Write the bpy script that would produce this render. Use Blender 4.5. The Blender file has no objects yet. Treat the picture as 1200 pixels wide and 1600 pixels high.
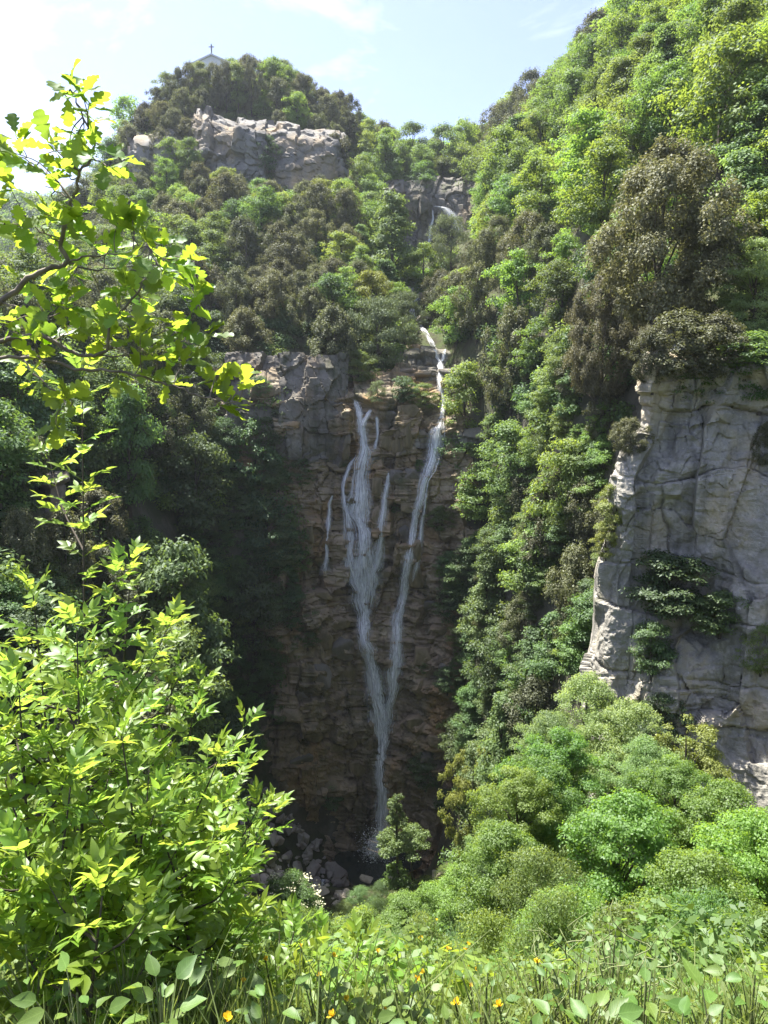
import bpy, bmesh, math, random
import numpy as np
from mathutils import Vector, Matrix
from mathutils.bvhtree import BVHTree

# ------------------------------------------------------------------ camera, sky, sun, exposure
sc = bpy.context.scene
C = sc.collection
R = math.radians
PITCH = R(8.0)
FPX = 26.0 / 36.0 * 1600.0            # focal length in pixels of the 1200 x 1600 photograph
cam_d = bpy.data.cameras.new('camera')
cam_d.sensor_fit = 'VERTICAL'; cam_d.sensor_height = 36.0; cam_d.sensor_width = 27.0
cam_d.lens = 26.0; cam_d.clip_start = 0.05; cam_d.clip_end = 6000
cam = bpy.data.objects.new('camera', cam_d); C.objects.link(cam)
cam.rotation_euler = (R(90) - PITCH, 0, 0)
sc.camera = cam

SUN_AZ, SUN_EL = R(-48), R(67)        # azimuth from +Y towards +X
w = bpy.data.worlds.new('World'); sc.world = w; w.use_nodes = True
wn, wl = w.node_tree.nodes, w.node_tree.links
wn.clear()
out = wn.new('ShaderNodeOutputWorld'); bg = wn.new('ShaderNodeBackground')
sky = wn.new('ShaderNodeTexSky'); sky.sky_type = 'NISHITA'; sky.sun_disc = False
sky.sun_elevation = SUN_EL; sky.sun_rotation = SUN_AZ
sky.altitude = 500; sky.air_density = 1.0; sky.dust_density = 1.9; sky.ozone_density = 2.2
# thin high cloud: stretched noise over the whole sky dome
tc = wn.new('ShaderNodeTexCoord'); mp = wn.new('ShaderNodeMapping')
mp.inputs['Scale'].default_value = (1.6, 1.2, 5.0); mp.inputs['Rotation'].default_value = (0.25, 0.3, 0.2)
nz = wn.new('ShaderNodeTexNoise'); nz.inputs['Scale'].default_value = 1.7; nz.inputs['Detail'].default_value = 9
nz.inputs['Roughness'].default_value = 0.58; nz.inputs['Distortion'].default_value = 0.5
rp = wn.new('ShaderNodeValToRGB'); rp.color_ramp.elements[0].position = 0.52; rp.color_ramp.elements[1].position = 1.0
rp.color_ramp.elements[1].color = (0.85, 0.85, 0.85, 1)
mx = wn.new('ShaderNodeMix'); mx.data_type = 'RGBA'; mx.inputs[7].default_value = (9.5, 9.8, 10.2, 1)
wl.new(tc.outputs['Generated'], mp.inputs['Vector']); wl.new(mp.outputs['Vector'], nz.inputs['Vector'])
wl.new(nz.outputs['Fac'], rp.inputs['Fac']); wl.new(rp.outputs['Color'], mx.inputs[0])
hs = wn.new('ShaderNodeHueSaturation'); hs.inputs['Hue'].default_value = 0.52; hs.inputs['Saturation'].default_value = 1.0
wl.new(sky.outputs['Color'], hs.inputs['Color']); wl.new(hs.outputs['Color'], mx.inputs[6]); wl.new(mx.outputs[2], bg.inputs['Color'])
bg.inputs['Strength'].default_value = 0.08
wl.new(bg.outputs['Background'], out.inputs['Surface'])

sun_d = bpy.data.lights.new('sun', 'SUN'); sun_d.energy = 4.6; sun_d.angle = R(0.5); sun_d.color = (1.0, 0.95, 0.86)
sun = bpy.data.objects.new('sun', sun_d); C.objects.link(sun)
sdir = Vector((math.sin(SUN_AZ) * math.cos(SUN_EL), math.cos(SUN_AZ) * math.cos(SUN_EL), math.sin(SUN_EL)))
sun.rotation_euler = sdir.to_track_quat('Z', 'Y').to_euler()

sc.view_settings.view_transform = 'Standard'; sc.view_settings.look = 'None'
sc.view_settings.gamma = 1.0; sc.view_settings.use_curve_mapping = False
sc.view_settings.exposure = 2.05
sc.render.engine = 'CYCLES'
cy = sc.cycles
cy.max_bounces = 4; cy.diffuse_bounces = 3; cy.glossy_bounces = 2; cy.transmission_bounces = 3
cy.transparent_max_bounces = 8; cy.volume_bounces = 0; cy.use_denoising = True
cy.use_adaptive_sampling = True; cy.adaptive_threshold = 0.015
cy.caustics_reflective = False; cy.caustics_refractive = False

# ------------------------------------------------------------------ helpers
rng = np.random.default_rng(11)
random.seed(11)
CP, SP = math.cos(PITCH), math.sin(PITCH)

def P(px, py, Y):
    """the point at distance Y (metres straight ahead) that the photograph shows at pixel px, py"""
    a = (px - 600.0) / FPX; b = (800.0 - py) / FPX
    d = np.array([a, CP + b * SP, -SP + b * CP])
    return d * (Y / d[1])

def project(p):
    p = np.asarray(p, float)
    f = p[..., 1] * CP - p[..., 2] * SP
    u = p[..., 1] * SP + p[..., 2] * CP
    return 600 + FPX * p[..., 0] / f, 800 - FPX * u / f

def hash3(i, j, k, seed=0):
    i = np.asarray(i).astype(np.int64).astype(np.uint64); j = np.asarray(j).astype(np.int64).astype(np.uint64); k = np.asarray(k).astype(np.int64).astype(np.uint64)
    h = (i * np.uint64(374761393) + j * np.uint64(668265263) + k * np.uint64(2147483647) + np.uint64(seed * 1013904223 + 12345)) & np.uint64(0xffffffff)
    h = ((h ^ (h >> np.uint64(13))) * np.uint64(1274126177)) & np.uint64(0xffffffff)
    h = ((h ^ (h >> np.uint64(16))) * np.uint64(2246822519)) & np.uint64(0xffffffff)
    h = h ^ (h >> np.uint64(15))
    return h.astype(np.float64) / 4294967295.0

def vnoise(p, seed=0):
    p = np.asarray(p, float)
    f0 = np.floor(p); f = p - f0; f = f * f * (3 - 2 * f)
    i, j, k = f0[..., 0], f0[..., 1], f0[..., 2]
    def h(a, b, c): return hash3(i + a, j + b, k + c, seed)
    x, y, z = f[..., 0], f[..., 1], f[..., 2]
    c00 = h(0,0,0)*(1-x)+h(1,0,0)*x; c10 = h(0,1,0)*(1-x)+h(1,1,0)*x
    c01 = h(0,0,1)*(1-x)+h(1,0,1)*x; c11 = h(0,1,1)*(1-x)+h(1,1,1)*x
    return ((c00*(1-y)+c10*y)*(1-z) + (c01*(1-y)+c11*y)*z) * 2 - 1

def fbm(p, octv=4, seed=0, gain=0.5):
    p = np.asarray(p, float); s = 0; a = 1; t = 0
    for o in range(octv):
        s = s + a * vnoise(p * (2.03 ** o) + o * 17.3, seed + o); t += a; a *= gain
    return s / t

def mesh_np(name, V, F, mat=None, smooth=False):
    """mesh from numpy arrays: V (n,3), F (m,k) with k = 3 or 4"""
    V = np.ascontiguousarray(V, np.float32); F = np.ascontiguousarray(F, np.int32)
    me = bpy.data.meshes.new(name)
    k = F.shape[1]
    me.vertices.add(len(V)); me.vertices.foreach_set('co', V.ravel())
    me.loops.add(F.size); me.loops.foreach_set('vertex_index', F.ravel())
    me.polygons.add(len(F))
    me.polygons.foreach_set('loop_start', np.arange(0, F.size, k, dtype=np.int32))
    me.polygons.foreach_set('loop_total', np.full(len(F), k, np.int32))
    me.polygons.foreach_set('use_smooth', np.full(len(F), smooth, bool))
    me.update(calc_edges=True)
    if mat: me.materials.append(mat)
    return me

def obj(name, me, parent=None, loc=(0, 0, 0), **props):
    o = bpy.data.objects.new(name, me); C.objects.link(o)
    o.location = loc
    if parent: o.parent = parent
    for k, v in props.items(): o[k] = v
    return o

def thing(name, label, cat, loc, group=None):
    o = bpy.data.objects.new(name, None); C.objects.link(o); o.empty_display_size = 0.2
    o.location = loc; o['label'] = label; o['category'] = cat
    if group: o['group'] = group
    return o

def norm(a):
    a = np.asarray(a, float)
    return a / np.maximum(np.linalg.norm(a, axis=-1, keepdims=True), 1e-9)

def tube(path, radii, n=6):
    path = np.asarray(path, float); V = []; F = []
    m = len(path)
    for i in range(m):
        t = path[min(i + 1, m - 1)] - path[max(i - 1, 0)]
        t = t / max(np.linalg.norm(t), 1e-9)
        a = np.cross(t, [0.31, 0.2, 0.93]); 
        if np.linalg.norm(a) < 1e-3: a = np.cross(t, [1, 0, 0])
        a = a / np.linalg.norm(a); b = np.cross(t, a)
        for k in range(n):
            th = 2 * math.pi * k / n
            V.append(path[i] + radii[i] * (math.cos(th) * a + math.sin(th) * b))
    for i in range(m - 1):
        for k in range(n):
            F.append((i*n+k, i*n+(k+1) % n, (i+1)*n+(k+1) % n, (i+1)*n+k))
    return np.array(V), np.array(F)

def join(parts):
    V = []; F = []; o = 0
    for v, f in parts:
        V.append(v); F.append(np.asarray(f) + o); o += len(v)
    return np.concatenate(V), np.concatenate(F)

def smooth_path(pts, n):
    """Catmull-Rom through pts, n samples per span; works on any number of columns"""
    pts = np.asarray(pts, float); q = np.vstack([2*pts[0]-pts[1], pts, 2*pts[-1]-pts[-2]]); o = []
    for i in range(1, len(q) - 2):
        for t in np.linspace(0, 1, n, endpoint=False):
            p0, p1, p2, p3 = q[i-1], q[i], q[i+1], q[i+2]
            o.append(0.5*((2*p1)+(-p0+p2)*t+(2*p0-5*p1+4*p2-p3)*t*t+(-p0+3*p1-3*p2+p3)*t**3))
    o.append(q[-2]); return np.array(o)

# ------------------------------------------------------------------ materials
def new_mat(name):
    m = bpy.data.materials.new(name); m.use_nodes = True
    n = m.node_tree.nodes; n.clear()
    return m, n, m.node_tree.links

def leaf_mat(name, dark, light, trans, tmix=0.42, gloss=0.06, rough=0.45, ovar=0.10, hvar=0.03, vein=False):
    m, n, l = new_mat(name)
    o = n.new('ShaderNodeOutputMaterial'); g = n.new('ShaderNodeNewGeometry'); oi = n.new('ShaderNodeObjectInfo')
    mx = n.new('ShaderNodeMix'); mx.data_type = 'RGBA'
    mx.inputs[6].default_value = (*dark, 1); mx.inputs[7].default_value = (*light, 1)
    l.new(g.outputs['Random Per Island'], mx.inputs[0])
    def hsv(src):
        h = n.new('ShaderNodeHueSaturation')
        a = n.new('ShaderNodeMapRange'); a.inputs['To Min'].default_value = 0.5 - hvar; a.inputs['To Max'].default_value = 0.5 + hvar
        l.new(oi.outputs['Random'], a.inputs['Value']); l.new(a.outputs['Result'], h.inputs['Hue'])
        ml = n.new('ShaderNodeMath'); ml.operation = 'MULTIPLY'; ml.inputs[1].default_value = 7.31
        fr = n.new('ShaderNodeMath'); fr.operation = 'FRACT'
        b = n.new('ShaderNodeMapRange'); b.inputs['To Min'].default_value = 1 - 2.2 * ovar; b.inputs['To Max'].default_value = 1 + 2 * ovar
        l.new(oi.outputs['Random'], ml.inputs[0]); l.new(ml.outputs[0], fr.inputs[0]); l.new(fr.outputs[0], b.inputs['Value'])
        l.new(b.outputs['Result'], h.inputs['Value']); l.new(src, h.inputs['Color']); return h.outputs['Color']
    src_c = mx.outputs[2]
    if vein:   # pale midrib and side veins, blotchy blade
        tc = n.new('ShaderNodeTexCoord'); sp = n.new('ShaderNodeSeparateXYZ'); l.new(tc.outputs['Object'], sp.inputs[0])
        ab = n.new('ShaderNodeMath'); ab.operation = 'ABSOLUTE'; l.new(sp.outputs['Y'], ab.inputs[0])
        # side veins run forward from the midrib
        k1 = n.new('ShaderNodeMath'); k1.operation = 'SUBTRACT'; l.new(sp.outputs['X'], k1.inputs[0]); l.new(ab.outputs[0], k1.inputs[1])
        k2 = n.new('ShaderNodeMath'); k2.operation = 'PINGPONG'; k2.inputs[1].default_value = 0.055; l.new(k1.outputs[0], k2.inputs[0])
        v1 = n.new('ShaderNodeMath'); v1.operation = 'LESS_THAN'; v1.inputs[1].default_value = 0.006; l.new(k2.outputs[0], v1.inputs[0])
        v2 = n.new('ShaderNodeMath'); v2.operation = 'LESS_THAN'; v2.inputs[1].default_value = 0.011; l.new(ab.outputs[0], v2.inputs[0])
        v3 = n.new('ShaderNodeMath'); v3.operation = 'MAXIMUM'; l.new(v1.outputs[0], v3.inputs[0]); l.new(v2.outputs[0], v3.inputs[1])
        v4 = n.new('ShaderNodeMath'); v4.operation = 'MULTIPLY'; v4.inputs[1].default_value = 0.4; l.new(v3.outputs[0], v4.inputs[0])
        nz = n.new('ShaderNodeTexNoise'); nz.inputs['Scale'].default_value = 5; nz.inputs['Detail'].default_value = 5; l.new(tc.outputs['Object'], nz.inputs['Vector'])
        bl = n.new('ShaderNodeMix'); bl.data_type = 'RGBA'; bl.inputs[6].default_value = (*dark, 1); bl.inputs[7].default_value = (*light, 1); l.new(nz.outputs['Fac'], bl.inputs[0])
        vm = n.new('ShaderNodeMix'); vm.data_type = 'RGBA'; vm.inputs[7].default_value = (*[min(1, c * 1.9 + 0.03) for c in light], 1); l.new(v4.outputs[0], vm.inputs[0]); l.new(bl.outputs[2], vm.inputs[6])
        src_c = vm.outputs[2]
    col = hsv(src_c)
    d = n.new('ShaderNodeBsdfDiffuse'); l.new(col, d.inputs['Color'])
    t = n.new('ShaderNodeBsdfTranslucent')
    tm = n.new('ShaderNodeMix'); tm.data_type = 'RGBA'; tm.inputs[6].default_value = (*[c * 0.7 for c in trans], 1); tm.inputs[7].default_value = (*trans, 1)
    l.new(g.outputs['Random Per Island'], tm.inputs[0]); l.new(hsv(tm.outputs[2]), t.inputs['Color'])
    s = n.new('ShaderNodeMixShader'); s.inputs[0].default_value = tmix
    l.new(d.outputs[0], s.inputs[1]); l.new(t.outputs[0], s.inputs[2])
    gl = n.new('ShaderNodeBsdfGlossy'); gl.inputs['Roughness'].default_value = rough; gl.inputs['Color'].default_value = (0.9, 0.95, 1, 1)
    s2 = n.new('ShaderNodeMixShader'); s2.inputs[0].default_value = gloss
    l.new(s.outputs[0], s2.inputs[1]); l.new(gl.outputs[0], s2.inputs[2]); l.new(s2.outputs[0], o.inputs['Surface'])
    return m

def ramp(n, stops):
    r = n.new('ShaderNodeValToRGB'); e = r.color_ramp.elements
    e[0].position, e[0].color = stops[0][0], (*stops[0][1], 1); e[1].position, e[1].color = stops[-1][0], (*stops[-1][1], 1)
    for p, c in stops[1:-1]:
        x = e.new(p); x.color = (*c, 1)
    return r

def rock_mat(name, cols, patch, streak, moss=None, moss_amt=0.5, wet=0.0, scale=1.0, lichen=0.0, bump=0.6):
    """layered limestone: base ramp, warm patches, dark run-off streaks, moss, lichen specks"""
    m, n, l = new_mat(name)
    o = n.new('ShaderNodeOutputMaterial'); b = n.new('ShaderNodeBsdfPrincipled'); tc = n.new('ShaderNodeTexCoord')
    def noise(sc, det=6, rough=0.6, vec=(1, 1, 1), dist=0.0):
        mp = n.new('ShaderNodeMapping'); mp.inputs['Scale'].default_value = vec
        l.new(tc.outputs['Object'], mp.inputs['Vector'])
        x = n.new('ShaderNodeTexNoise'); x.inputs['Scale'].default_value = sc * scale; x.inputs['Detail'].default_value = det
        x.inputs['Roughness'].default_value = rough; x.inputs['Distortion'].default_value = dist
        l.new(mp.outputs['Vector'], x.inputs['Vector']); return x.outputs['Fac']
    def mixc(f, a, bcol):
        x = n.new('ShaderNodeMix'); x.data_type = 'RGBA'; l.new(f, x.inputs[0]); l.new(a, x.inputs[6])
        x.inputs[7].default_value = (*bcol, 1); return x.outputs[2]
    r0 = ramp(n, [(0.25, cols[0]), (0.5, cols[1]), (0.78, cols[2])]); l.new(noise(0.55, 10, 0.68), r0.inputs['Fac'])
    c = r0.outputs['Color']
    r1 = ramp(n, [(0.50, (0, 0, 0)), (0.68, (1, 1, 1))]); l.new(noise(0.23, 6, 0.6, (1, 1, 0.7)), r1.inputs['Fac'])
    c = mixc(r1.outputs['Color'], c, patch)
    r2 = ramp(n, [(0.52, (0, 0, 0)), (0.70, (0.9, 0.9, 0.9))]); l.new(noise(0.55, 5, 0.6, (1, 1, 0.10), 0.3), r2.inputs['Fac'])
    c = mixc(r2.outputs['Color'], c, streak)
    r3 = ramp(n, [(0.58, (0, 0, 0)), (0.72, (0.75, 0.75, 0.75))]); l.new(noise(4.0, 6, 0.7), r3.inputs['Fac'])
    c = mixc(r3.outputs['Color'], c, tuple(x * 0.45 for x in cols[1]))
    if lichen:
        r4 = ramp(n, [(0.60, (0, 0, 0)), (0.66, (lichen, lichen, lichen))]); l.new(noise(3.2, 9, 0.75), r4.inputs['Fac'])
        c = mixc(r4.outputs['Color'], c, (0.50, 0.49, 0.45))
    if moss:
        r5 = ramp(n, [(0.56 - 0.1 * moss_amt, (0, 0, 0)), (0.68, (0.9, 0.9, 0.9))]); l.new(noise(0.35, 8, 0.7, (1, 1, 0.5)), r5.inputs['Fac'])
        c = mixc(r5.outputs['Color'], c, moss)
    l.new(c, b.inputs['Base Color'])
    rr = n.new('ShaderNodeMapRange'); rr.inputs['To Min'].default_value = 0.9 - wet; rr.inputs['To Max'].default_value = 0.95
    l.new(noise(0.5, 4), rr.inputs['Value']); l.new(rr.outputs['Result'], b.inputs['Roughness'])
    b.inputs['Specular IOR Level'].default_value = 0.3
    bp = n.new('ShaderNodeBump'); bp.inputs['Strength'].default_value = bump; bp.inputs['Distance'].default_value = 0.08
    l.new(noise(5.0, 9, 0.7, (1, 1, 1.8)), bp.inputs['Height']); l.new(bp.outputs['Normal'], b.inputs['Normal'])
    l.new(b.outputs[0], o.inputs['Surface'])
    return m

def plain_mat(name, col, rough=0.8, col2=None, sc_=3.0):
    m, n, l = new_mat(name)
    o = n.new('ShaderNodeOutputMaterial'); b = n.new('ShaderNodeBsdfPrincipled')
    b.inputs['Roughness'].default_value = rough
    tc = n.new('ShaderNodeTexCoord'); x = n.new('ShaderNodeTexNoise'); x.inputs['Scale'].default_value = sc_; x.inputs['Detail'].default_value = 6
    l.new(tc.outputs['Object'], x.inputs['Vector'])
    r = ramp(n, [(0.3, col), (0.7, col2 or tuple(c * 0.6 for c in col))]); l.new(x.outputs['Fac'], r.inputs['Fac'])
    l.new(r.outputs['Color'], b.inputs['Base Color'])
    bp = n.new('ShaderNodeBump'); bp.inputs['Strength'].default_value = 0.4; bp.inputs['Distance'].default_value = 0.03
    l.new(x.outputs['Fac'], bp.inputs['Height']); l.new(bp.outputs['Normal'], b.inputs['Normal'])
    l.new(b.outputs[0], o.inputs['Surface']); return m

M = {}
def ground_mat():
    """leaf litter and moss on gentle ground, bare stained rock where it is too steep for soil"""
    m = rock_mat('ground', [(0.05, 0.047, 0.035), (0.10, 0.09, 0.07), (0.17, 0.155, 0.125)], (0.09, 0.075, 0.045), (0.04, 0.037, 0.03), (0.03, 0.045, 0.013), 1.6)
    n, l = m.node_tree.nodes, m.node_tree.links
    b = [x for x in n if x.type == 'BSDF_PRINCIPLED'][0]
    src = b.inputs['Base Color'].links[0].from_socket
    g = n.new('ShaderNodeNewGeometry'); sp = n.new('ShaderNodeSeparateXYZ'); l.new(g.outputs['True Normal'], sp.inputs[0])
    mr = n.new('ShaderNodeMapRange'); mr.inputs['From Min'].default_value = 0.30; mr.inputs['From Max'].default_value = 0.5
    l.new(sp.outputs['Z'], mr.inputs['Value'])
    x = n.new('ShaderNodeTexNoise'); x.inputs['Scale'].default_value = 1.2; x.inputs['Detail'].default_value = 8
    tc = n.new('ShaderNodeTexCoord'); l.new(tc.outputs['Object'], x.inputs['Vector'])
    r = ramp(n, [(0.3, (0.028, 0.022, 0.012)), (0.5, (0.045, 0.05, 0.018)), (0.7, (0.06, 0.085, 0.02))]); l.new(x.outputs['Fac'], r.inputs['Fac'])
    k = n.new('ShaderNodeMix'); k.data_type = 'RGBA'; l.new(mr.outputs['Result'], k.inputs[0]); l.new(src, k.inputs[6]); l.new(r.outputs['Color'], k.inputs[7])
    l.new(k.outputs[2], b.inputs['Base Color']); return m
M['soil'] = ground_mat()
M['wall_rock'] = rock_mat('wall_rock', [(0.125, 0.095, 0.06), (0.25, 0.195, 0.123), (0.43, 0.36, 0.25)], (0.32, 0.20, 0.085), (0.03, 0.025, 0.018), (0.03, 0.045, 0.012), 0.6, wet=0.45, bump=0.8)
M['pale_rock'] = rock_mat('pale_rock', [(0.10, 0.09, 0.073), (0.17, 0.155, 0.128), (0.29, 0.27, 0.23)], (0.19, 0.135, 0.075), (0.05, 0.044, 0.036), (0.04, 0.05, 0.018), 0.5, wet=0.1)
M['cliff_rock'] = rock_mat('cliff_rock', [(0.17, 0.162, 0.14), (0.295, 0.28, 0.24), (0.45, 0.42, 0.35)], (0.43, 0.36, 0.235), (0.12, 0.115, 0.10), (0.10, 0.10, 0.06), 0.1, lichen=0.75, scale=1.5, bump=0.9)
M['hill_rock'] = rock_mat('hill_rock', [(0.10, 0.097, 0.088), (0.165, 0.16, 0.147), (0.26, 0.25, 0.225)], (0.30, 0.23, 0.14), (0.11, 0.105, 0.10), None, lichen=0.4, scale=0.8)
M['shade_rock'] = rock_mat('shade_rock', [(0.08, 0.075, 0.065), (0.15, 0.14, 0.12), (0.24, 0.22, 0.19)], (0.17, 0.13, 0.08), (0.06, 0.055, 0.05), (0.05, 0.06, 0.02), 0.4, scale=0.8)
M['boulder'] = rock_mat('boulder', [(0.24, 0.21, 0.17), (0.38, 0.34, 0.285), (0.52, 0.475, 0.41)], (0.23, 0.165, 0.10), (0.12, 0.10, 0.08), None, scale=1.6)
M['bark'] = plain_mat('bark', (0.085, 0.068, 0.05), 0.9, (0.04, 0.032, 0.024), 6)
M['bark_pale'] = plain_mat('bark_pale', (0.20, 0.165, 0.125), 0.85, (0.09, 0.072, 0.055), 14)
# ------------------------------------------------------------------ the land: one height field through surveyed points
S = [  # pixel x, pixel y, distance ahead
 # right side of the ravine, from the gorge floor up to the skyline
 (740,1310,57),(770,1190,54),(810,1060,52),(830,900,52),(860,750,52),(890,600,53),(770,900,60),(735,760,68),(770,600,69),
 (745,480,78),(910,450,57),(830,400,74),(765,330,97),(900,300,74),(1000,200,66),(1100,300,50),(1170,400,42),
 (1200,100,58),(1200,10,64),(1100,22,78),(985,78,98),(892,148,118),(805,216,142),(725,302,168),
 # buttress on the right: its top, the ground behind and below it
 (1030,575,38),(1110,560,37.5),(1200,540,36.5),(1300,500,35.5),(930,1130,38),(950,1180,32),(1040,1250,29.5),(1130,1300,27.5),(1200,1340,26),(1300,1400,24),(1240,1260,27.5),
 # hill with the chapel
 (370,575,75),(450,570,74),(540,590,73),(300,510,84),(450,480,84),(580,480,86),(400,400,97),(300,400,97),(520,350,104),(600,410,100),
 (240,310,114),(330,300,115),(430,305,116),(530,310,117),(330,205,127),(430,215,127),(520,250,127),
 (258,172,128),(335,142,138),(440,142,142),(530,200,142),(600,262,152),(665,312,164),(238,235,122),(205,320,118),(190,390,108),
 # ravine above the falls
 (700,420,120),(650,462,103),(668,520,88),(690,562,78),(640,575,77),(700,335,134),(690,398,129),(620,320,134),(625,385,128),(740,330,136),
 # left wall of the gorge
 (350,640,74),(250,590,68),(150,590,60),(50,620,50),(-40,650,40),(300,800,62),(200,760,54),(100,810,45),(0,900,34),
 (400,900,66),(360,1100,62),(300,1010,55),(200,1010,44),(100,1060,32),(200,480,80),(100,505,84),(0,510,78),(60,470,110),(140,420,112),(-100,510,66),
 # falls wall (the land just behind the rock face), its foot, the talus and the gorge floor
 (600,648,74),(680,690,73),(560,640,74),(420,1250,64),(500,1300,66),(600,1345,67),(690,1325,65),(640,1200,69),(480,1100,69),
 (600,900,71),(420,1300,60),(440,1390,54),(500,1385,57),(600,1362,61),(570,1395,56),(660,1395,55),
]
W_ = [tuple(P(*s)) for s in S]
W_ += [(0,-12,-1.5),(-12,-12,0),(12,-12,-1),(0,0,-1.72),(-3,0,-1.7),(3,0,-1.75),(-9,0,-1.2),(9,0,-2.0),(0,2,-2.15),(-3,2.5,-2.5),(3,2.5,-2.6),
       (0,5,-4.9),(-5,5,-4.6),(5,5,-5.0),(0,10,-9.6),(-8,10,-8.2),(8,10,-9.6),(0,20,-18.4),(-11,20,-15.5),(10,18,-16),(0,32,-28),(-13,32,-22),(10,30,-24.5),
       (0,45,-37.5),(-7,45,-35),(7,44,-35.5),(16,16,-13),(24,14,-11),(-20,14,-6),(-30,8,4),(19,23,-17),(27,22,-13),(34,28,4),(45,40,40),(60,60,62),
       (70,100,60),(60,140,56),(40,185,46),(10,205,14),(0,200,14),(-20,185,36),(-45,190,30),(-70,170,14),(-75,130,8),(-85,110,6),(-60,70,6),(-70,40,12),
       # far ridge beyond the chapel hill and open country
       (-178,330,86),(-150,330,84),(-120,335,86),(-92,340,78),(-60,340,60),(-210,320,72),(-260,300,60),(-120,260,20),(-150,230,6),(-90,200,18),(0,340,40),(100,330,40),
       (-300,100,20),(-300,-100,10),(0,-200,0),(300,-100,20),(300,150,60),(300,500,40),(0,600,20),(-400,500,20)]
W_ = np.array(W_)
def _k(A, B): return -np.sqrt(((A[:, None, :2] - B[None, :, :2]) ** 2).sum(-1) + 0.6)
_A = _k(W_, W_); _n = len(W_)
_A = np.block([[_A - 0.02 * np.eye(_n), np.ones((_n, 1))], [np.ones((1, _n)), np.zeros((1, 1))]])
_cf = np.linalg.solve(_A, np.concatenate([W_[:, 2], [0]]))
def H(x, y):
    x = np.atleast_1d(np.asarray(x, float)); y = np.atleast_1d(np.asarray(y, float)); sh = x.shape
    q = np.stack([x.ravel(), y.ravel()], 1); z = np.empty(len(q))
    for i in range(0, len(q), 20000):
        z[i:i+20000] = _k(q[i:i+20000], W_) @ _cf[:-1] + _cf[-1]
    d = np.clip((q[:, 1] - 4) / 30, 0.05, 1)
    z += d * 0.55 * fbm(np.stack([q[:, 0] * 0.22, q[:, 1] * 0.22, 0 * z], 1), 4, 3)
    return z.reshape(sh)

def axis(lo, hi, step, far_lo, far_hi, k):
    core = np.arange(lo, hi + 1e-6, step)
    a = lo - (np.geomspace(step, lo - far_lo + step, k) - step)[1:][::-1]
    b = hi + (np.geomspace(step, far_hi - hi + step, k) - step)[1:]
    return np.concatenate([a, core, b])
gx = axis(-72, 56, 0.8, -900, 900, 26); gy = axis(-6, 190, 0.8, -400, 1500, 30)
GX, GY = np.meshgrid(gx, gy)
GZ = H(GX, GY)
GZ = np.where((np.abs(GX) > 500) | (GY > 700) | (GY < -250), np.clip(GZ, -60, 90) * 0.6, GZ)
nx, ny = len(gx), len(gy)
idx = np.arange(nx * ny).reshape(ny, nx)
TF = np.stack([idx[:-1, :-1], idx[:-1, 1:], idx[1:, 1:], idx[1:, :-1]], -1).reshape(-1, 4)
obj('terrain', mesh_np('terrain', np.stack([GX, GY, GZ], -1).reshape(-1, 3), TF, M['soil'], True), kind='structure',
    label='steep wooded sides and floor of the gorge')

_bx, _by = np.arange(-110, 95, 0.75), np.arange(-8, 215, 0.75)
_BX, _BY = np.meshgrid(_bx, _by); _BZ = H(_BX, _BY)
def Hf(x, y):
    """the land's height, read from a fine grid"""
    x = np.asarray(x, float); y = np.asarray(y, float)
    fx = np.clip((x + 110) / 0.75, 0, len(_bx) - 1.001); fy = np.clip((y + 8) / 0.75, 0, len(_by) - 1.001)
    i = fx.astype(int); j = fy.astype(int); a = fx - i; b = fy - j
    return (_BZ[j, i] * (1-a) + _BZ[j, i+1] * a) * (1-b) + (_BZ[j+1, i] * (1-a) + _BZ[j+1, i+1] * a) * b

def ray_land(px, py, ymin=3.0, ymax=205.0):
    """first point of the land seen through a pixel"""
    Y = np.concatenate([np.arange(ymin, 60, 0.15), np.arange(60, 200, 0.3), [ymax]])
    a = (px - 600.0) / FPX; b = (800.0 - py) / FPX
    d = np.array([a, CP + b * SP, -SP + b * CP]); d /= d[1]
    p = Y[:, None] * d
    hit = np.nonzero(p[:, 2] < Hf(p[:, 0], p[:, 1]))[0]
    return p[hit[0]] if len(hit) else None

# ------------------------------------------------------------------ rock faces
def blocky(u, z, seed, th=(0.5, 1.8), wd=(1.0, 3.0), amp=0.5, joint=0.22, warp=0.35):
    """relief of bedded, jointed rock: beds of uneven height cut by uneven upright joints"""
    r = np.random.default_rng(seed)
    q = np.stack([u * 0.35, z * 0.35, 0 * u + seed], -1)
    zz = z + warp * fbm(q, 3, seed); uu = u + warp * fbm(q + 31, 3, seed + 5)
    edges = np.cumsum(r.uniform(*th, 400)); edges = edges - edges[200] 
    L = np.searchsorted(edges, zz) - 1
    wl_ = r.uniform(*wd, 400)[L % 400]; of = r.uniform(0, 9, 400)[L % 400]
    t = uu / wl_ + of
    ci = np.floor(t)
    bed = r.normal(0, 1, 400)[L % 400]
    h = hash3(L + 500, ci + 500, 0 * L, seed)
    dz = np.minimum(zz - edges[L], edges[np.minimum(L + 1, 399)] - zz)
    du = np.minimum(t - ci, ci + 1 - t) * wl_
    j = np.clip(1 - np.minimum(dz * 1.2, du) / 0.13, 0, 1)
    return amp * (0.55 * bed + 1.5 * (h - 0.5)) - joint * j ** 1.2

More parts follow.
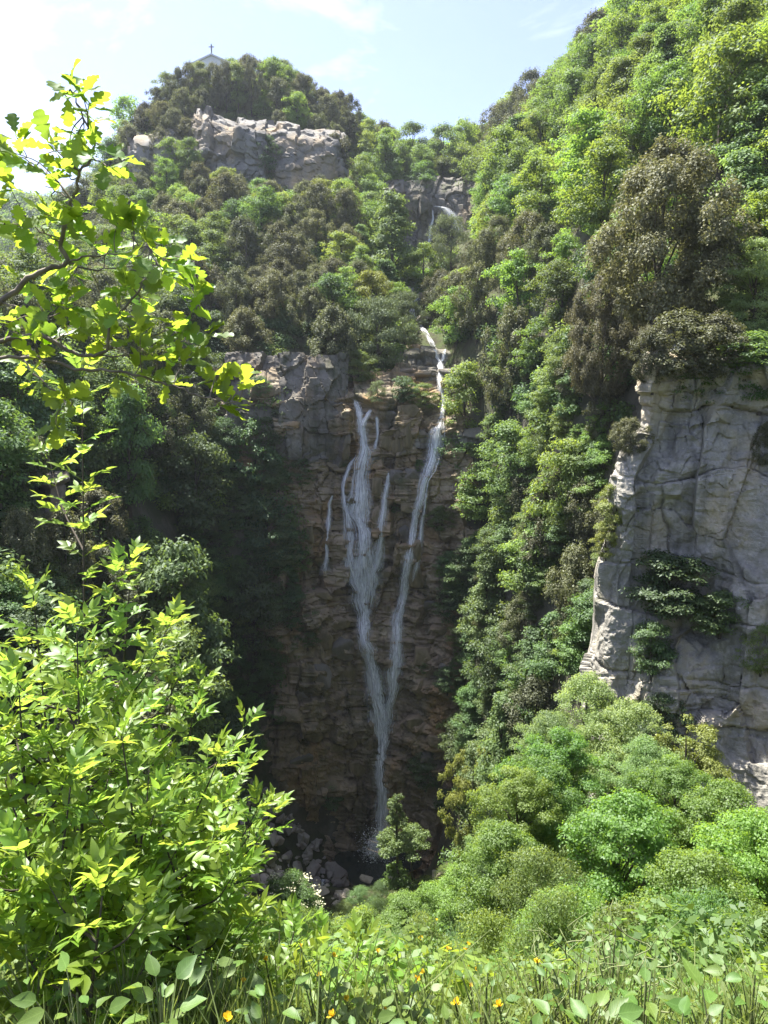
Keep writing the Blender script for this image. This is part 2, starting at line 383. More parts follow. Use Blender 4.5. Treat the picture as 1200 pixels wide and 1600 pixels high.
def fracture(u, z, seed, su=2.0, sz=1.6, amp=0.5, tilt=0.35, joint=0.25, jw=0.10, warp=0.5):
    """relief of broken rock: irregular cells, each its own depth and tilt, with open joints between them"""
    q = np.stack([u / su * 0.8, z / sz * 0.8, 0 * u + seed], -1)
    a = u / su + warp * fbm(q, 3, seed); b = z / sz + warp * fbm(q + 31, 3, seed + 5)
    ia, ib = np.floor(a), np.floor(b)
    best = np.full(a.shape, 9e9); sec = best.copy(); dep = np.zeros(a.shape)
    for di in (-1, 0, 1):
        for dj in (-1, 0, 1):
            ca, cb = ia + di, ib + dj
            fa = ca + 0.1 + 0.8 * hash3(ca + 999, cb + 999, 0 * ca + 1, seed); fb = cb + 0.1 + 0.8 * hash3(ca + 999, cb + 999, 0 * ca + 2, seed)
            # rectangular metric: joints run upright and along the beds
            dd = np.maximum(np.abs(a - fa), np.abs(b - fb)) + 0.35 * (np.abs(a - fa) + np.abs(b - fb))
            h = hash3(ca + 999, cb + 999, 0 * ca + 3, seed); t1 = hash3(ca + 999, cb + 999, 0 * ca + 4, seed) - 0.5; t2 = hash3(ca + 999, cb + 999, 0 * ca + 5, seed) - 0.5
            dp = amp * (h - 0.5) * 2 + tilt * 2 * (t1 * (a - fa) * su + t2 * (b - fb) * sz)
            closer = dd < best
            sec = np.where(closer, best, np.minimum(sec, dd)); dep = np.where(closer, dp, dep); best = np.where(closer, dd, best)
    return dep - joint * np.clip(1 - (sec - best) / jw, 0, 1)

def terrace(Q, scale, k, seed):
    t = fbm(Q * np.asarray(scale), 4, seed) * k
    f = np.floor(t); x = np.clip((t - f - 0.35) / 0.3, 0, 1)
    return (f + x * x * (3 - 2 * x)) / k

def sheet(ctrl, nu, nv):
    """bicubic grid of points from a coarse grid of (px, py, Y)"""
    G = np.array([[P(*c) for c in row] for row in ctrl])
    m, k = G.shape[:2]
    rows = np.array([smooth_path(G[i], 24) for i in range(m)])
    cols = np.array([smooth_path(rows[:, j], 24) for j in range(rows.shape[1])])  # (nu', nv', 3)
    cols = cols.transpose(1, 0, 2)
    iu = np.linspace(0, cols.shape[1] - 1, nu); iv = np.linspace(0, cols.shape[0] - 1, nv)
    a = np.floor(iu).astype(int).clip(0, cols.shape[1] - 2); b = np.floor(iv).astype(int).clip(0, cols.shape[0] - 2)
    fu = (iu - a)[None, :, None]; fv = (iv - b)[:, None, None]
    g = lambda bb, aa: cols[bb][:, aa]
    return (g(b, a) * (1 - fu) + g(b, a + 1) * fu) * (1 - fv) + (g(b + 1, a) * (1 - fu) + g(b + 1, a + 1) * fu) * fv

def grid_normals(Q):
    du = np.gradient(Q, axis=1); dv = np.gradient(Q, axis=0)
    n = norm(np.cross(du, dv)); 
    flip = (n * Q).sum(-1, keepdims=True) > 0
    return np.where(flip, -n, n)

def quads(nu, nv):
    i = np.arange(nu * nv).reshape(nv, nu)
    return np.stack([i[:-1, :-1], i[1:, :-1], i[1:, 1:], i[:-1, 1:]], -1).reshape(-1, 4)

def rock_face(name, ctrl, nu, nv, seed, mat, disp, **props):
    Q = sheet(ctrl, nu, nv); N = grid_normals(Q)
    u = np.concatenate([np.zeros((nv, 1)), np.cumsum(np.linalg.norm(np.diff(Q[..., :2], axis=1), axis=-1), 1)], 1)
    u = u.mean(0)[None, :] + 0 * u
    D = disp(u, Q[..., 2], Q)
    if name == 'grey_cliff': D = D * np.clip((np.arange(nu) / nu - 0.16) / 0.06, 0.12, 1)[None, :]
    Q = Q + N * D[..., None]
    o = obj(name, mesh_np(name, Q.reshape(-1, 3), quads(nu, nv), mat, False), kind='structure', **props)
    bv = BVHTree.FromPolygons([tuple(v) for v in Q.reshape(-1, 3)], [tuple(f) for f in quads(nu, nv)])
    return o, bv, Q

def ray_bvh(bv, px, py):
    d = Vector(P(px, py, 1.0)).normalized()
    h = bv.ray_cast(Vector((0, 0, 0)), d)
    return (np.array(h[0]), np.array(h[1])) if h[0] else (None, None)

# the wall of the falls
wall_ctrl = []
for py, row in [
  (545, [80,78,77.5,77,78,80,81,80,80,80,81]),
  (600, [72,70.6,70.2,71,72.5,73.5,73.5,73.8,75,75.5,75]),
  (630, [71,69.8,69.4,70,70.6,70.4,70.0,70.4,72.5,73,72]),
  (680, [70.6,69.4,69.0,69.2,69.9,69.8,69.3,69.3,69.4,69.8,70.5]),
  (740, [70,69.0,69.2,69.4,69.4,69.6,69.3,68.8,68.7,68.4,68]),
  (830, [69,68.0,67.4,67.6,68.6,68.9,68.8,68.4,68.0,67,66]),
  (920, [68.0,67.0,65.8,66.4,68.0,68.5,68.3,68.0,66.8,65.6,64]),
  (1000, [67,65.6,64.8,65.0,66.2,67.8,67.7,67.2,65.8,64,62]),
  (1100, [66,65,64.6,64.8,65.4,67.2,67.2,66.6,65,63,61]),
  (1190, [65.6,65.0,64.8,64.8,65.6,66.6,66.6,65.8,64.2,62,60]),
  (1270, [64.5,65.2,66.0,66.6,66.6,66.4,66.2,65.6,63.8,61.5,59]),
  (1340, [63,64.0,65.4,66.0,65.8,65.4,65.2,64.6,63,61,58]),
  (1420, [59,60.5,61.5,62,62,61.8,61.5,61,60,58,56])]:
    wall_ctrl.append([(330 + i * 43, py, Y) for i, Y in enumerate(row)])
def wall_disp(u, z, Q):
    q = Q * 0.16
    px, py = project(Q)
    d = fracture(u, z, 4, 2.3, 2.9, 0.62, 0.22, 0.30, 0.05, 0.25)
    d2 = fracture(u, z, 9, 1.5, 0.5, 0.16, 0.2, 0.10, 0.06, 0.2) + blocky(u, z, 6, (0.2, 0.7), (2, 6), 0.12, 0.1, 0.4)
    d3 = blocky(u, z, 5, (0.8, 4.0), (3, 9), 0.35, 0.15, 1.2)
    return d + d2 + d3 + 0.9 * terrace(Q, (0.10, 0.1, 0.22), 4, 2) + 0.18 * fbm(Q * 1.1, 4, 8)
wall, wall_bv, wall_Q = rock_face('falls_cliff', wall_ctrl, 250, 440, 4, M['wall_rock'], wall_disp,
    label='dark wet brown rock wall behind the waterfall')

# pale upper-left part of the wall is dry, grey stone: a face of its own standing proud of the wet rock
pl_ctrl = [[(px, py, Y0 + dy) for px, dy in zip((352, 400, 450, 500, 545), (0.6, 0, 0, 0.2, 1.2))] for py, Y0 in ((552, 70.6), (600, 69.3), (650, 68.5), (705, 68.3), (735, 69.6))]
rock_face('dry_cliff_face', pl_ctrl, 110, 100, 21, M['pale_rock'],
    lambda u, z, Q: fracture(u, z, 21, 1.9, 2.8, 0.42, 0.12, 0.22, 0.03, 0.18) + fracture(u, z, 22, 0.8, 0.9, 0.12, 0.14, 0.06, 0.05, 0.25) + 0.4 * terrace(Q, (0.2, 0.2, 0.3), 4, 5) + 0.12 * fbm(Q * 1.2, 4, 6),
    label='pale grey jointed rock face beside the top of the falls')

# grey buttress on the right: front face turning round its left edge
bt = [
 (548, [(1020,42),(1016,39.0),(1060,38),(1120,37.4),(1180,37),(1290,36.5)]),
 (566, [(1005,39),(1006,34.4),(1060,33.2),(1120,32.6),(1180,32.3),(1290,31.6)]),
 (620, [(1000,39),(1003,34.0),(1055,32.8),(1110,32.2),(1170,32.4),(1290,31.4)]),
 (690, [(985,39),(990,33.9),(1040,32.8),(1100,32.2),(1170,32.0),(1290,30.8)]),
 (750, [(945,39),(950,33.6),(1010,32.2),(1090,31.8),(1170,31.4),(1290,30.2)]),
 (830, [(935,39),(940,33.4),(1005,32.0),(1085,31.8),(1165,31.0),(1290,29.6)]),
 (900, [(938,39),(942,33.4),(1005,32.2),(1090,32.2),(1165,30.6),(1290,29.2)]),
 (980, [(936,39),(940,33.0),(1005,31.9),(1085,32.4),(1160,30.2),(1290,28.8)]),
 (1050, [(925,39),(930,32.6),(1000,31.6),(1060,30.6),(1150,29.8),(1290,28.2)]),
 (1150, [(925,39),(930,32.2),(990,31.4),(1060,30.0),(1140,29.4),(1290,27.4)]),
 (1260, [(930,38),(940,31.6),(990,31.0),(1060,29.6),(1150,28.2),(1290,26.8)]),
 (1340, [(930,37),(940,31.2),(990,30.4),(1060,29.2),(1150,27.4),(1290,26.0)])]
bt_ctrl = [[(px + ((16 if py < 880 else -6) if i < 2 else 6 if i == 2 else 0), py, Y - (2.0 if i else -1.0)) for i, (px, Y) in enumerate(row)] for py, row in bt]
def bt_disp(u, z, Q):
    d = fracture(u, z, 31, 2.1, 6.0, 0.34, 0.10, 0.14, 0.012, 0.16) + blocky(u, z, 32, (1.2, 4.5), (4, 11), 0.20, 0.12, 0.9)
    d2 = fracture(u, z, 33, 1.1, 0.6, 0.13, 0.18, 0.07, 0.05, 0.4) + blocky(u, z, 35, (0.15, 0.6), (1.5, 5), 0.05, 0.06, 0.5)
    soft = np.clip(0.5 + 1.6 * fbm(Q * 0.25, 3, 77), 0.1, 1)
    return d + d2 * soft + 1.0 * terrace(Q, (0.2, 0.2, 0.14), 4, 12) + 0.4 * terrace(Q, (0.5, 0.5, 0.4), 4, 15) + 0.18 * fbm(Q * np.array([1.3, 1.3, 0.8]), 5, 13, 0.6) + 0.06 * fbm(Q * 4.5, 3, 14, 0.6)
bt_o, bt_bv, bt_Q = rock_face('grey_cliff', bt_ctrl, 300, 400, 31, M['cliff_rock'], bt_disp,
    label='tall grey limestone buttress with cracks and lichen at the edge of the gorge')

# crag under the chapel
cr_ctrl = [[(px, py + (0.15 * (px - 320)) * sk, Y0 + dy) for px, dy in zip((305, 322, 370, 412, 421, 470, 522, 540), (5, 0, -0.8, -0.4, 1.6, 0.6, 0.2, 4))]
           for py, Y0, sk in ((176, 123, 0.9), (190, 117.5, 1.05), (235, 116.2, 0.7), (268, 115.8, 0.4), (305, 115.5, 0.1), (335, 115.5, 0))]
crag, crag_bv, crag_Q = rock_face('hilltop_crag', cr_ctrl, 170, 110, 41, M['hill_rock'],
    lambda u, z, Q: fracture(u, z, 41, 3.6, 4.6, 0.6, 0.12, 0.5, 0.03, 0.2) + fracture(u, z, 42, 1.5, 1.0, 0.28, 0.15, 0.15, 0.06, 0.2) + 0.7 * terrace(Q, (0.1, 0.1, 0.18), 4, 5) + 0.2 * fbm(Q * 0.8, 4, 6),
    label='pale grey crag jutting from the wooded hill below the chapel')
cr2 = [[(px, py, Y0 + dy) for px, dy in zip((200, 235, 270, 300), (3, 0, 0, 3))] for py, Y0 in ((205, 122), (225, 118), (265, 117.5), (300, 118))]
rock_face('hilltop_crag', cr2, 60, 50, 43, M['hill_rock'], lambda u, z, Q: fracture(u, z, 43, 2.5, 3, 0.6, 0.2, 0.5, 0.08) + 0.5 * fbm(Q * 0.25, 4, 5),
    label='small shaded crag half hidden by trees on the hill flank')
uf = [[(px, py, Y0 + dy) for px, dy in zip((590, 625, 660, 672, 690, 720, 750), (-3, 0, 1, 3.4, 3.6, 2.6, -2))] for py, Y0 in ((280, 132), (305, 129.5), (350, 128.6), (400, 128), (430, 127.5))]
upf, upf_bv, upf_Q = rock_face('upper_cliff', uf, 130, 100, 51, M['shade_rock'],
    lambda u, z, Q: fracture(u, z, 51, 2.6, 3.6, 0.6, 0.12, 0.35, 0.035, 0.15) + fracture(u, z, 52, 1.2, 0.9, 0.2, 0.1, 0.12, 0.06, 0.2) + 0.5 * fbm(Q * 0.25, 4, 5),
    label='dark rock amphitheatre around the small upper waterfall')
# rocky step with the stream's sunlit ledges
st = [[(px, py, Y0 + dy) for px, dy in zip((625, 655, 690, 725, 760), (0.6, 0, 0.8, 0, -1))] for py, Y0 in ((540, 79.5), (556, 76.6), (575, 75.4), (578, 73.8), (600, 73.2), (640, 72.4), (668, 71.2), (672, 69.2), (700, 68.6))]
step, step_bv, step_Q = rock_face('stream_ledges', st, 110, 120, 61, M['pale_rock'],
    lambda u, z, Q: blocky(u, z, 61, (0.35, 1.1), (0.8, 2.4), 0.32, 0.2, 0.3) + 0.25 * fbm(Q * 0.6, 4, 5),
    label='layered tan rock ledges the stream steps down above the falls')
# small outcrops in the left wall
for c_, lab in ((( -10, 625, 24, 50, 39), 'small grey rock outcrop among holm oaks at the left edge'),
          ((45, 740, 60, 90, 42), 'shaded grey rock band between trees on the left wall'), ((70, 880, 70, 60, 40), 'low shaded rock outcrop below the holm oaks on the left'),
          ((780, 800, 70, 60, 58), 'mossy rock ledge among the trees right of the falls')):
    a0, b0, w0, h0, Y0 = c_
    cc = [[(a0 + fx * w0, b0 + fy * h0, Y0 + 2.5 * abs(fx - .5) * 2 + dy) for fx in (0, .33, .66, 1)] for fy, dy in ((0, 2.0), (.15, 0), (.6, -.3), (1, -.2), (1.3, .3))]
    rock_face('rock_outcrop', cc, 50, 50, a0 + 99, M['hill_rock'], lambda u, z, Q: blocky(u, z, 71, (0.6, 1.6), (0.8, 2.0), 0.3, 0.25, 0.5) + 0.25 * fbm(Q * 0.6, 4, 5), label=lab)
# ------------------------------------------------------------------ foliage prototypes
def kites(B, D, N, L, Wd):
    S_ = norm(np.cross(N, D)); L = L[:, None]; Wd = Wd[:, None]
    V = np.stack([B, B + 0.45 * L * D + 0.5 * Wd * S_, B + L * D, B + 0.45 * L * D - 0.5 * Wd * S_], 1).reshape(-1, 3)
    return V, np.arange(len(V)).reshape(-1, 4)

def rand_unit(n, r): return norm(r.normal(size=(n, 3)))

def crown_profile(style, h):
    """relative radius of the crown at height h (0 bottom .. 1 top)"""
    if style == 'column': return np.sin(np.pi * np.clip(h * 0.9 + 0.08, 0, 1)) ** 0.55 * (1 - 0.35 * h)
    if style == 'cone': return np.clip(1.05 - h, 0, 1) ** 0.75 * np.clip(h * 6 + 0.3, 0, 1)
    if style == 'dome': return np.sqrt(np.clip(1 - (h * 1.0) ** 2.4, 0, 1)) * np.clip(0.55 + h * 2, 0, 1)
    return np.sin(np.pi * np.clip(h * 0.86 + 0.12, 0, 1)) ** 0.7

def make_tree_meshes(name, seed, Ht, Wd, style, lmat, bmat, n_cl, cl_r, n_leaf, leaf, flat=0.75, up=0.5, droop=0.2, base=0.12, aspect=0.55, erect=0.0, gap=0.0):
    """one tree of height Ht and width Wd -> (trunk mesh, crown mesh)"""
    r = np.random.default_rng(seed)
    hh = r.uniform(0.02, 0.98, n_cl); rad = crown_profile(style, hh) * Wd / 2
    th = r.uniform(0, 2 * np.pi, n_cl); rr = rad * (r.uniform(0.0, 1, n_cl) ** 0.42)
    # uneven outline: a few heavy sides
    lob = 1 + 0.22 * np.sin(th * 2 + r.uniform(0, 6)) + 0.16 * np.sin(th * 3 + hh * 5 + r.uniform(0, 6))
    rr = rr * lob
    c = np.stack([rr * np.cos(th), rr * np.sin(th), Ht * (base + (1 - base) * hh)], 1)
    crad = cl_r * r.uniform(0.6, 1.35, n_cl)
    if gap: 
        keep = vnoise(c * (2.2 / Wd) + seed * 7.7, seed) > -gap; c, crad = c[keep], crad[keep]
    per = np.maximum(8, (n_leaf * crad ** 2 / (crad ** 2).sum()).astype(int))
    ci = np.repeat(np.arange(len(c)), per); n = len(ci)
    d = rand_unit(n, r)
    d[:, 2] = np.where(d[:, 2] < -0.25, -d[:, 2] * r.uniform(0.2, 1, n), d[:, 2])
    q = d * (r.uniform(0.25, 1, n) ** 0.5)[:, None]
    q[:, 2] *= flat
    if erect: q[:, :2] *= 0.62; q[:, 2] *= 1.0 + erect
    pos = c[ci] + q * crad[ci][:, None]
    pos = pos + (0.10 * leaf / 0.2) * r.normal(size=pos.shape)
    outw = pos - np.array([0, 0, Ht * 0.45]); outw[:, 2] *= 0.6
    N = norm(0.7 * d + up * np.array([0, 0, 1]) + 0.35 * norm(outw) + 0.75 * r.normal(size=(n, 3)) * 0.6)
    D = norm(np.cross(N, rand_unit(n, r)) - droop * np.array([0, 0, 1]))
    V, F = kites(pos, D, N, leaf * r.uniform(0.65, 1.35, n), leaf * aspect * r.uniform(0.8, 1.25, n))
    crown = mesh_np(name + '_crown', V, F, lmat)
    # trunk with limbs that reach into the clumps
    parts = []
    lean = r.normal(0, 0.03, 2) * Ht
    tp = [np.array([lean[0] * t ** 1.5 + 0.02 * Ht * math.sin(5 * t + seed), lean[1] * t ** 1.5, -0.08 * Ht + t * Ht * 0.95]) for t in np.linspace(0, 1, 8)]
    r0 = 0.022 * Ht + 0.02
    parts.append(tube(tp, [r0 * (1.15 - t) for t in np.linspace(0, 1, 8)], 7))
    for k in r.choice(len(c), min(14, len(c)), replace=False):
        z0 = np.clip(c[k][2] * 0.62, 0.08 * Ht, 0.8 * Ht); t = np.clip((z0 / Ht + 0.08) / 0.95, 0, 1)
        i = t * 7; a = int(min(i, 6)); b0 = tp[a] * (1 - (i - a)) + tp[a + 1] * (i - a)
        mid = (b0 + c[k]) / 2 + np.array([0, 0, 0.04 * Ht]) + r.normal(0, 0.02, 3) * Ht
        lp = smooth_path([b0, mid, c[k]], 3); rl = r0 * 0.42 * (1.1 - t)
        parts.append(tube(lp, np.linspace(rl, rl * 0.25, len(lp)), 5))
    V, F = join(parts)
    return mesh_np(name + '_trunk', V, F, bmat, True), crown

M['holm'] = leaf_mat('leaf_holm', (0.056, 0.062, 0.021), (0.145, 0.148, 0.064), (0.17, 0.185, 0.055), 0.36, 0.03, 0.6, 0.13, 0.02)
M['holm_pale'] = leaf_mat('leaf_holm_pale', (0.085, 0.085, 0.03), (0.205, 0.195, 0.085), (0.22, 0.215, 0.07), 0.36, 0.03, 0.6, 0.10, 0.012)
M['green'] = leaf_mat('leaf_green', (0.055, 0.10, 0.019), (0.115, 0.185, 0.04), (0.25, 0.36, 0.055), 0.47, 0.03, 0.6, 0.13, 0.025)
M['bright'] = leaf_mat('leaf_bright', (0.08, 0.14, 0.019), (0.16, 0.25, 0.042), (0.34, 0.47, 0.055), 0.5, 0.03, 0.6, 0.10, 0.02)
M['cool'] = leaf_mat('leaf_cool', (0.065, 0.12, 0.03), (0.135, 0.21, 0.06), (0.25, 0.37, 0.075), 0.46, 0.03, 0.6, 0.10, 0.02)
M['pale'] = leaf_mat('leaf_pale', (0.12, 0.19, 0.048), (0.215, 0.295, 0.095), (0.40, 0.53, 0.13), 0.54, 0.03, 0.6, 0.10, 0.02)
M['willow'] = leaf_mat('leaf_willow', (0.09, 0.115, 0.045), (0.20, 0.235, 0.10), (0.22, 0.26, 0.08), 0.35, 0.03, 0.6, 0.08, 0.015)
M['yellow'] = leaf_mat('leaf_yellow', (0.11, 0.135, 0.018), (0.21, 0.24, 0.05), (0.30, 0.34, 0.05), 0.42, 0.03, 0.6, 0.08, 0.015)
M['lime'] = leaf_mat('leaf_lime', (0.09, 0.165, 0.016), (0.165, 0.275, 0.036), (0.38, 0.54, 0.05), 0.54, 0.03, 0.6, 0.10, 0.02)
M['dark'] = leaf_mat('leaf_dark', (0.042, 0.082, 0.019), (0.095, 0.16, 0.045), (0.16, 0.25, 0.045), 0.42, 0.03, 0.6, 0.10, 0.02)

PROTO = {}
def proto(kind, n, *a, **k):
    PROTO[kind] = [make_tree_meshes(f'{kind}_{i}', 100 + 17 * i + len(PROTO) * 211, *a, **k) for i in range(n)]
#      kind        n  Ht  Wd   style     leaf mat       bark        clumps r   leaves leafsize
proto('holm',      5, 6.0, 5.0, 'round', M['holm'],     M['bark'],   95, 0.66, 12500, 0.18, flat=0.9, up=0.35, erect=0.25)
proto('green',     4, 6.0, 4.8, 'round',  M['green'],    M['bark'],   80, 0.68,  9000, 0.20, flat=0.55, up=0.8)
proto('bright',    3, 6.0, 4.6, 'round',  M['bright'],   M['bark'],   75, 0.66,  9000, 0.20, flat=0.55, up=0.8)
proto('cool',      3, 6.0, 4.4, 'cone',   M['cool'],     M['bark'],   90, 0.58,  9000, 0.20, flat=0.40, up=0.9, droop=0.35)
proto('willow',    2, 5.0, 5.0, 'dome',   M['willow'],   M['bark'],   75, 0.60, 10000, 0.19, flat=0.65, up=0.5, droop=0.7, aspect=0.3)
proto('yellow',    2, 5.0, 4.2, 'round',  M['yellow'],   M['bark'],   60, 0.55,  8000, 0.18, flat=0.6, up=0.7)
proto('dark',      3, 6.0, 5.0, 'round',  M['dark'],     M['bark'],   85, 0.70,  9000, 0.21, flat=0.45, up=0.9, droop=0.35)
proto('holm_near', 2, 9.0, 7.0, 'round',  M['holm_pale'],M['bark'],  230, 0.72, 60000, 0.135, flat=0.8, up=0.4, erect=0.1, base=0.3)
proto('green_near',3, 7.0, 6.0, 'round',  M['lime'],   M['bark'],  190, 0.56, 38000, 0.12, flat=0.6, up=0.7, aspect=0.7)
proto('cool_near', 2, 7.0, 5.4, 'round',  M['pale'],     M['bark'],  170, 0.50, 30000, 0.12, flat=0.6, up=0.7, droop=0.4)
proto('yellow_near',1,5.0, 4.4, 'round',  M['yellow'],   M['bark'],  120, 0.36, 15000, 0.12, flat=0.6, up=0.7, gap=0.35)
proto('fine_near', 2, 4.0, 3.6, 'dome',   M['green'],    M['bark'],  110, 0.42, 18000, 0.10, flat=0.7, up=0.5, droop=0.5, aspect=0.35)
PH = dict(holm=(6, 5.0), green=(6, 4.8), bright=(6, 4.6), cool=(6, 4.4), willow=(5, 5), yellow=(5, 4.2), dark=(6, 5), holm_near=(9, 7), green_near=(7, 6), cool_near=(7, 5.4), yellow_near=(5, 4.4), fine_near=(4, 3.6))
KNAME = dict(holm='holm_oak', green='deciduous_tree', bright='deciduous_tree', cool='hornbeam_tree', willow='willow_tree', yellow='young_tree', dark='shade_tree', holm_near='holm_oak', green_near='maple_tree', cool_near='hornbeam_tree', yellow_near='young_tree', fine_near='shrub')
_cnt = {}
def plant(kind, loc, h, wd, label, group=None, rot=None, name=None, cat=None):
    i = _cnt.get(kind, 0); _cnt[kind] = i + 1
    tm, cm = PROTO[kind][i % len(PROTO[kind])]
    H0, W0 = PH[kind]
    t = thing(name or KNAME[kind], label, cat or ('shrub' if kind == 'fine_near' else 'tree'), tuple(loc), group)
    t.rotation_euler = (0, 0, random.uniform(0, 6.28) if rot is None else rot)
    t.scale = (wd / W0, wd / W0, h / H0)
    obj('trunk', tm, t); obj('crown', cm, t)
    return t

def in_poly(px, py, poly):
    ins = False; j = len(poly) - 1
    for i in range(len(poly)):
        xi, yi = poly[i]; xj, yj = poly[j]
        if (yi > py) != (yj > py) and px < (xj - xi) * (py - yi) / (yj - yi) + xi: ins = not ins
        j = i
    return ins
KEEP_CLEAR = [
 [(276,70),(366,70),(366,92),(276,98)],
 [(362,588),(540,590),(560,612),(655,600),(715,590),(690,660),(700,760),(690,900),(700,1000),(725,1120),(700,1350),(600,1375),(500,1400),(400,1400),(385,1240),(440,1080),(480,900),(460,720),(370,650)],
 [(318,188),(400,184),(420,204),(532,232),(528,270),(440,275),(330,262)],
 [(1012,560),(1200,575),(1200,1230),(1130,1180),(930,1070),(945,740),(990,700)],
 [(605,300),(678,308),(738,308),(738,362),(705,385),(665,405),(612,372)],
 [(634,452),(660,452),(682,520),(712,545),(712,600),(668,600),(645,520)]]
def blocks_view(p, h, wd, polys=KEEP_CLEAR):
    for dx in (-0.38, 0, 0.38):
        for dz in (0.25, 0.6, 0.95):
            x, y = project(np.array(p) + [dx * wd, 0, dz * h])
            for k, pl in enumerate(polys):
                if in_poly(x, y, pl): return True
    return False
def visible_all(p):
    """which of these points the land does not hide from the viewpoint"""
    p = np.asarray(p, float); ok = np.ones(len(p), bool)
    for t in np.linspace(0.05, 0.985, 150):
        q = p * t; ok &= ~(q[:, 2] < Hf(q[:, 0], q[:, 1]) - 0.6)
    return ok

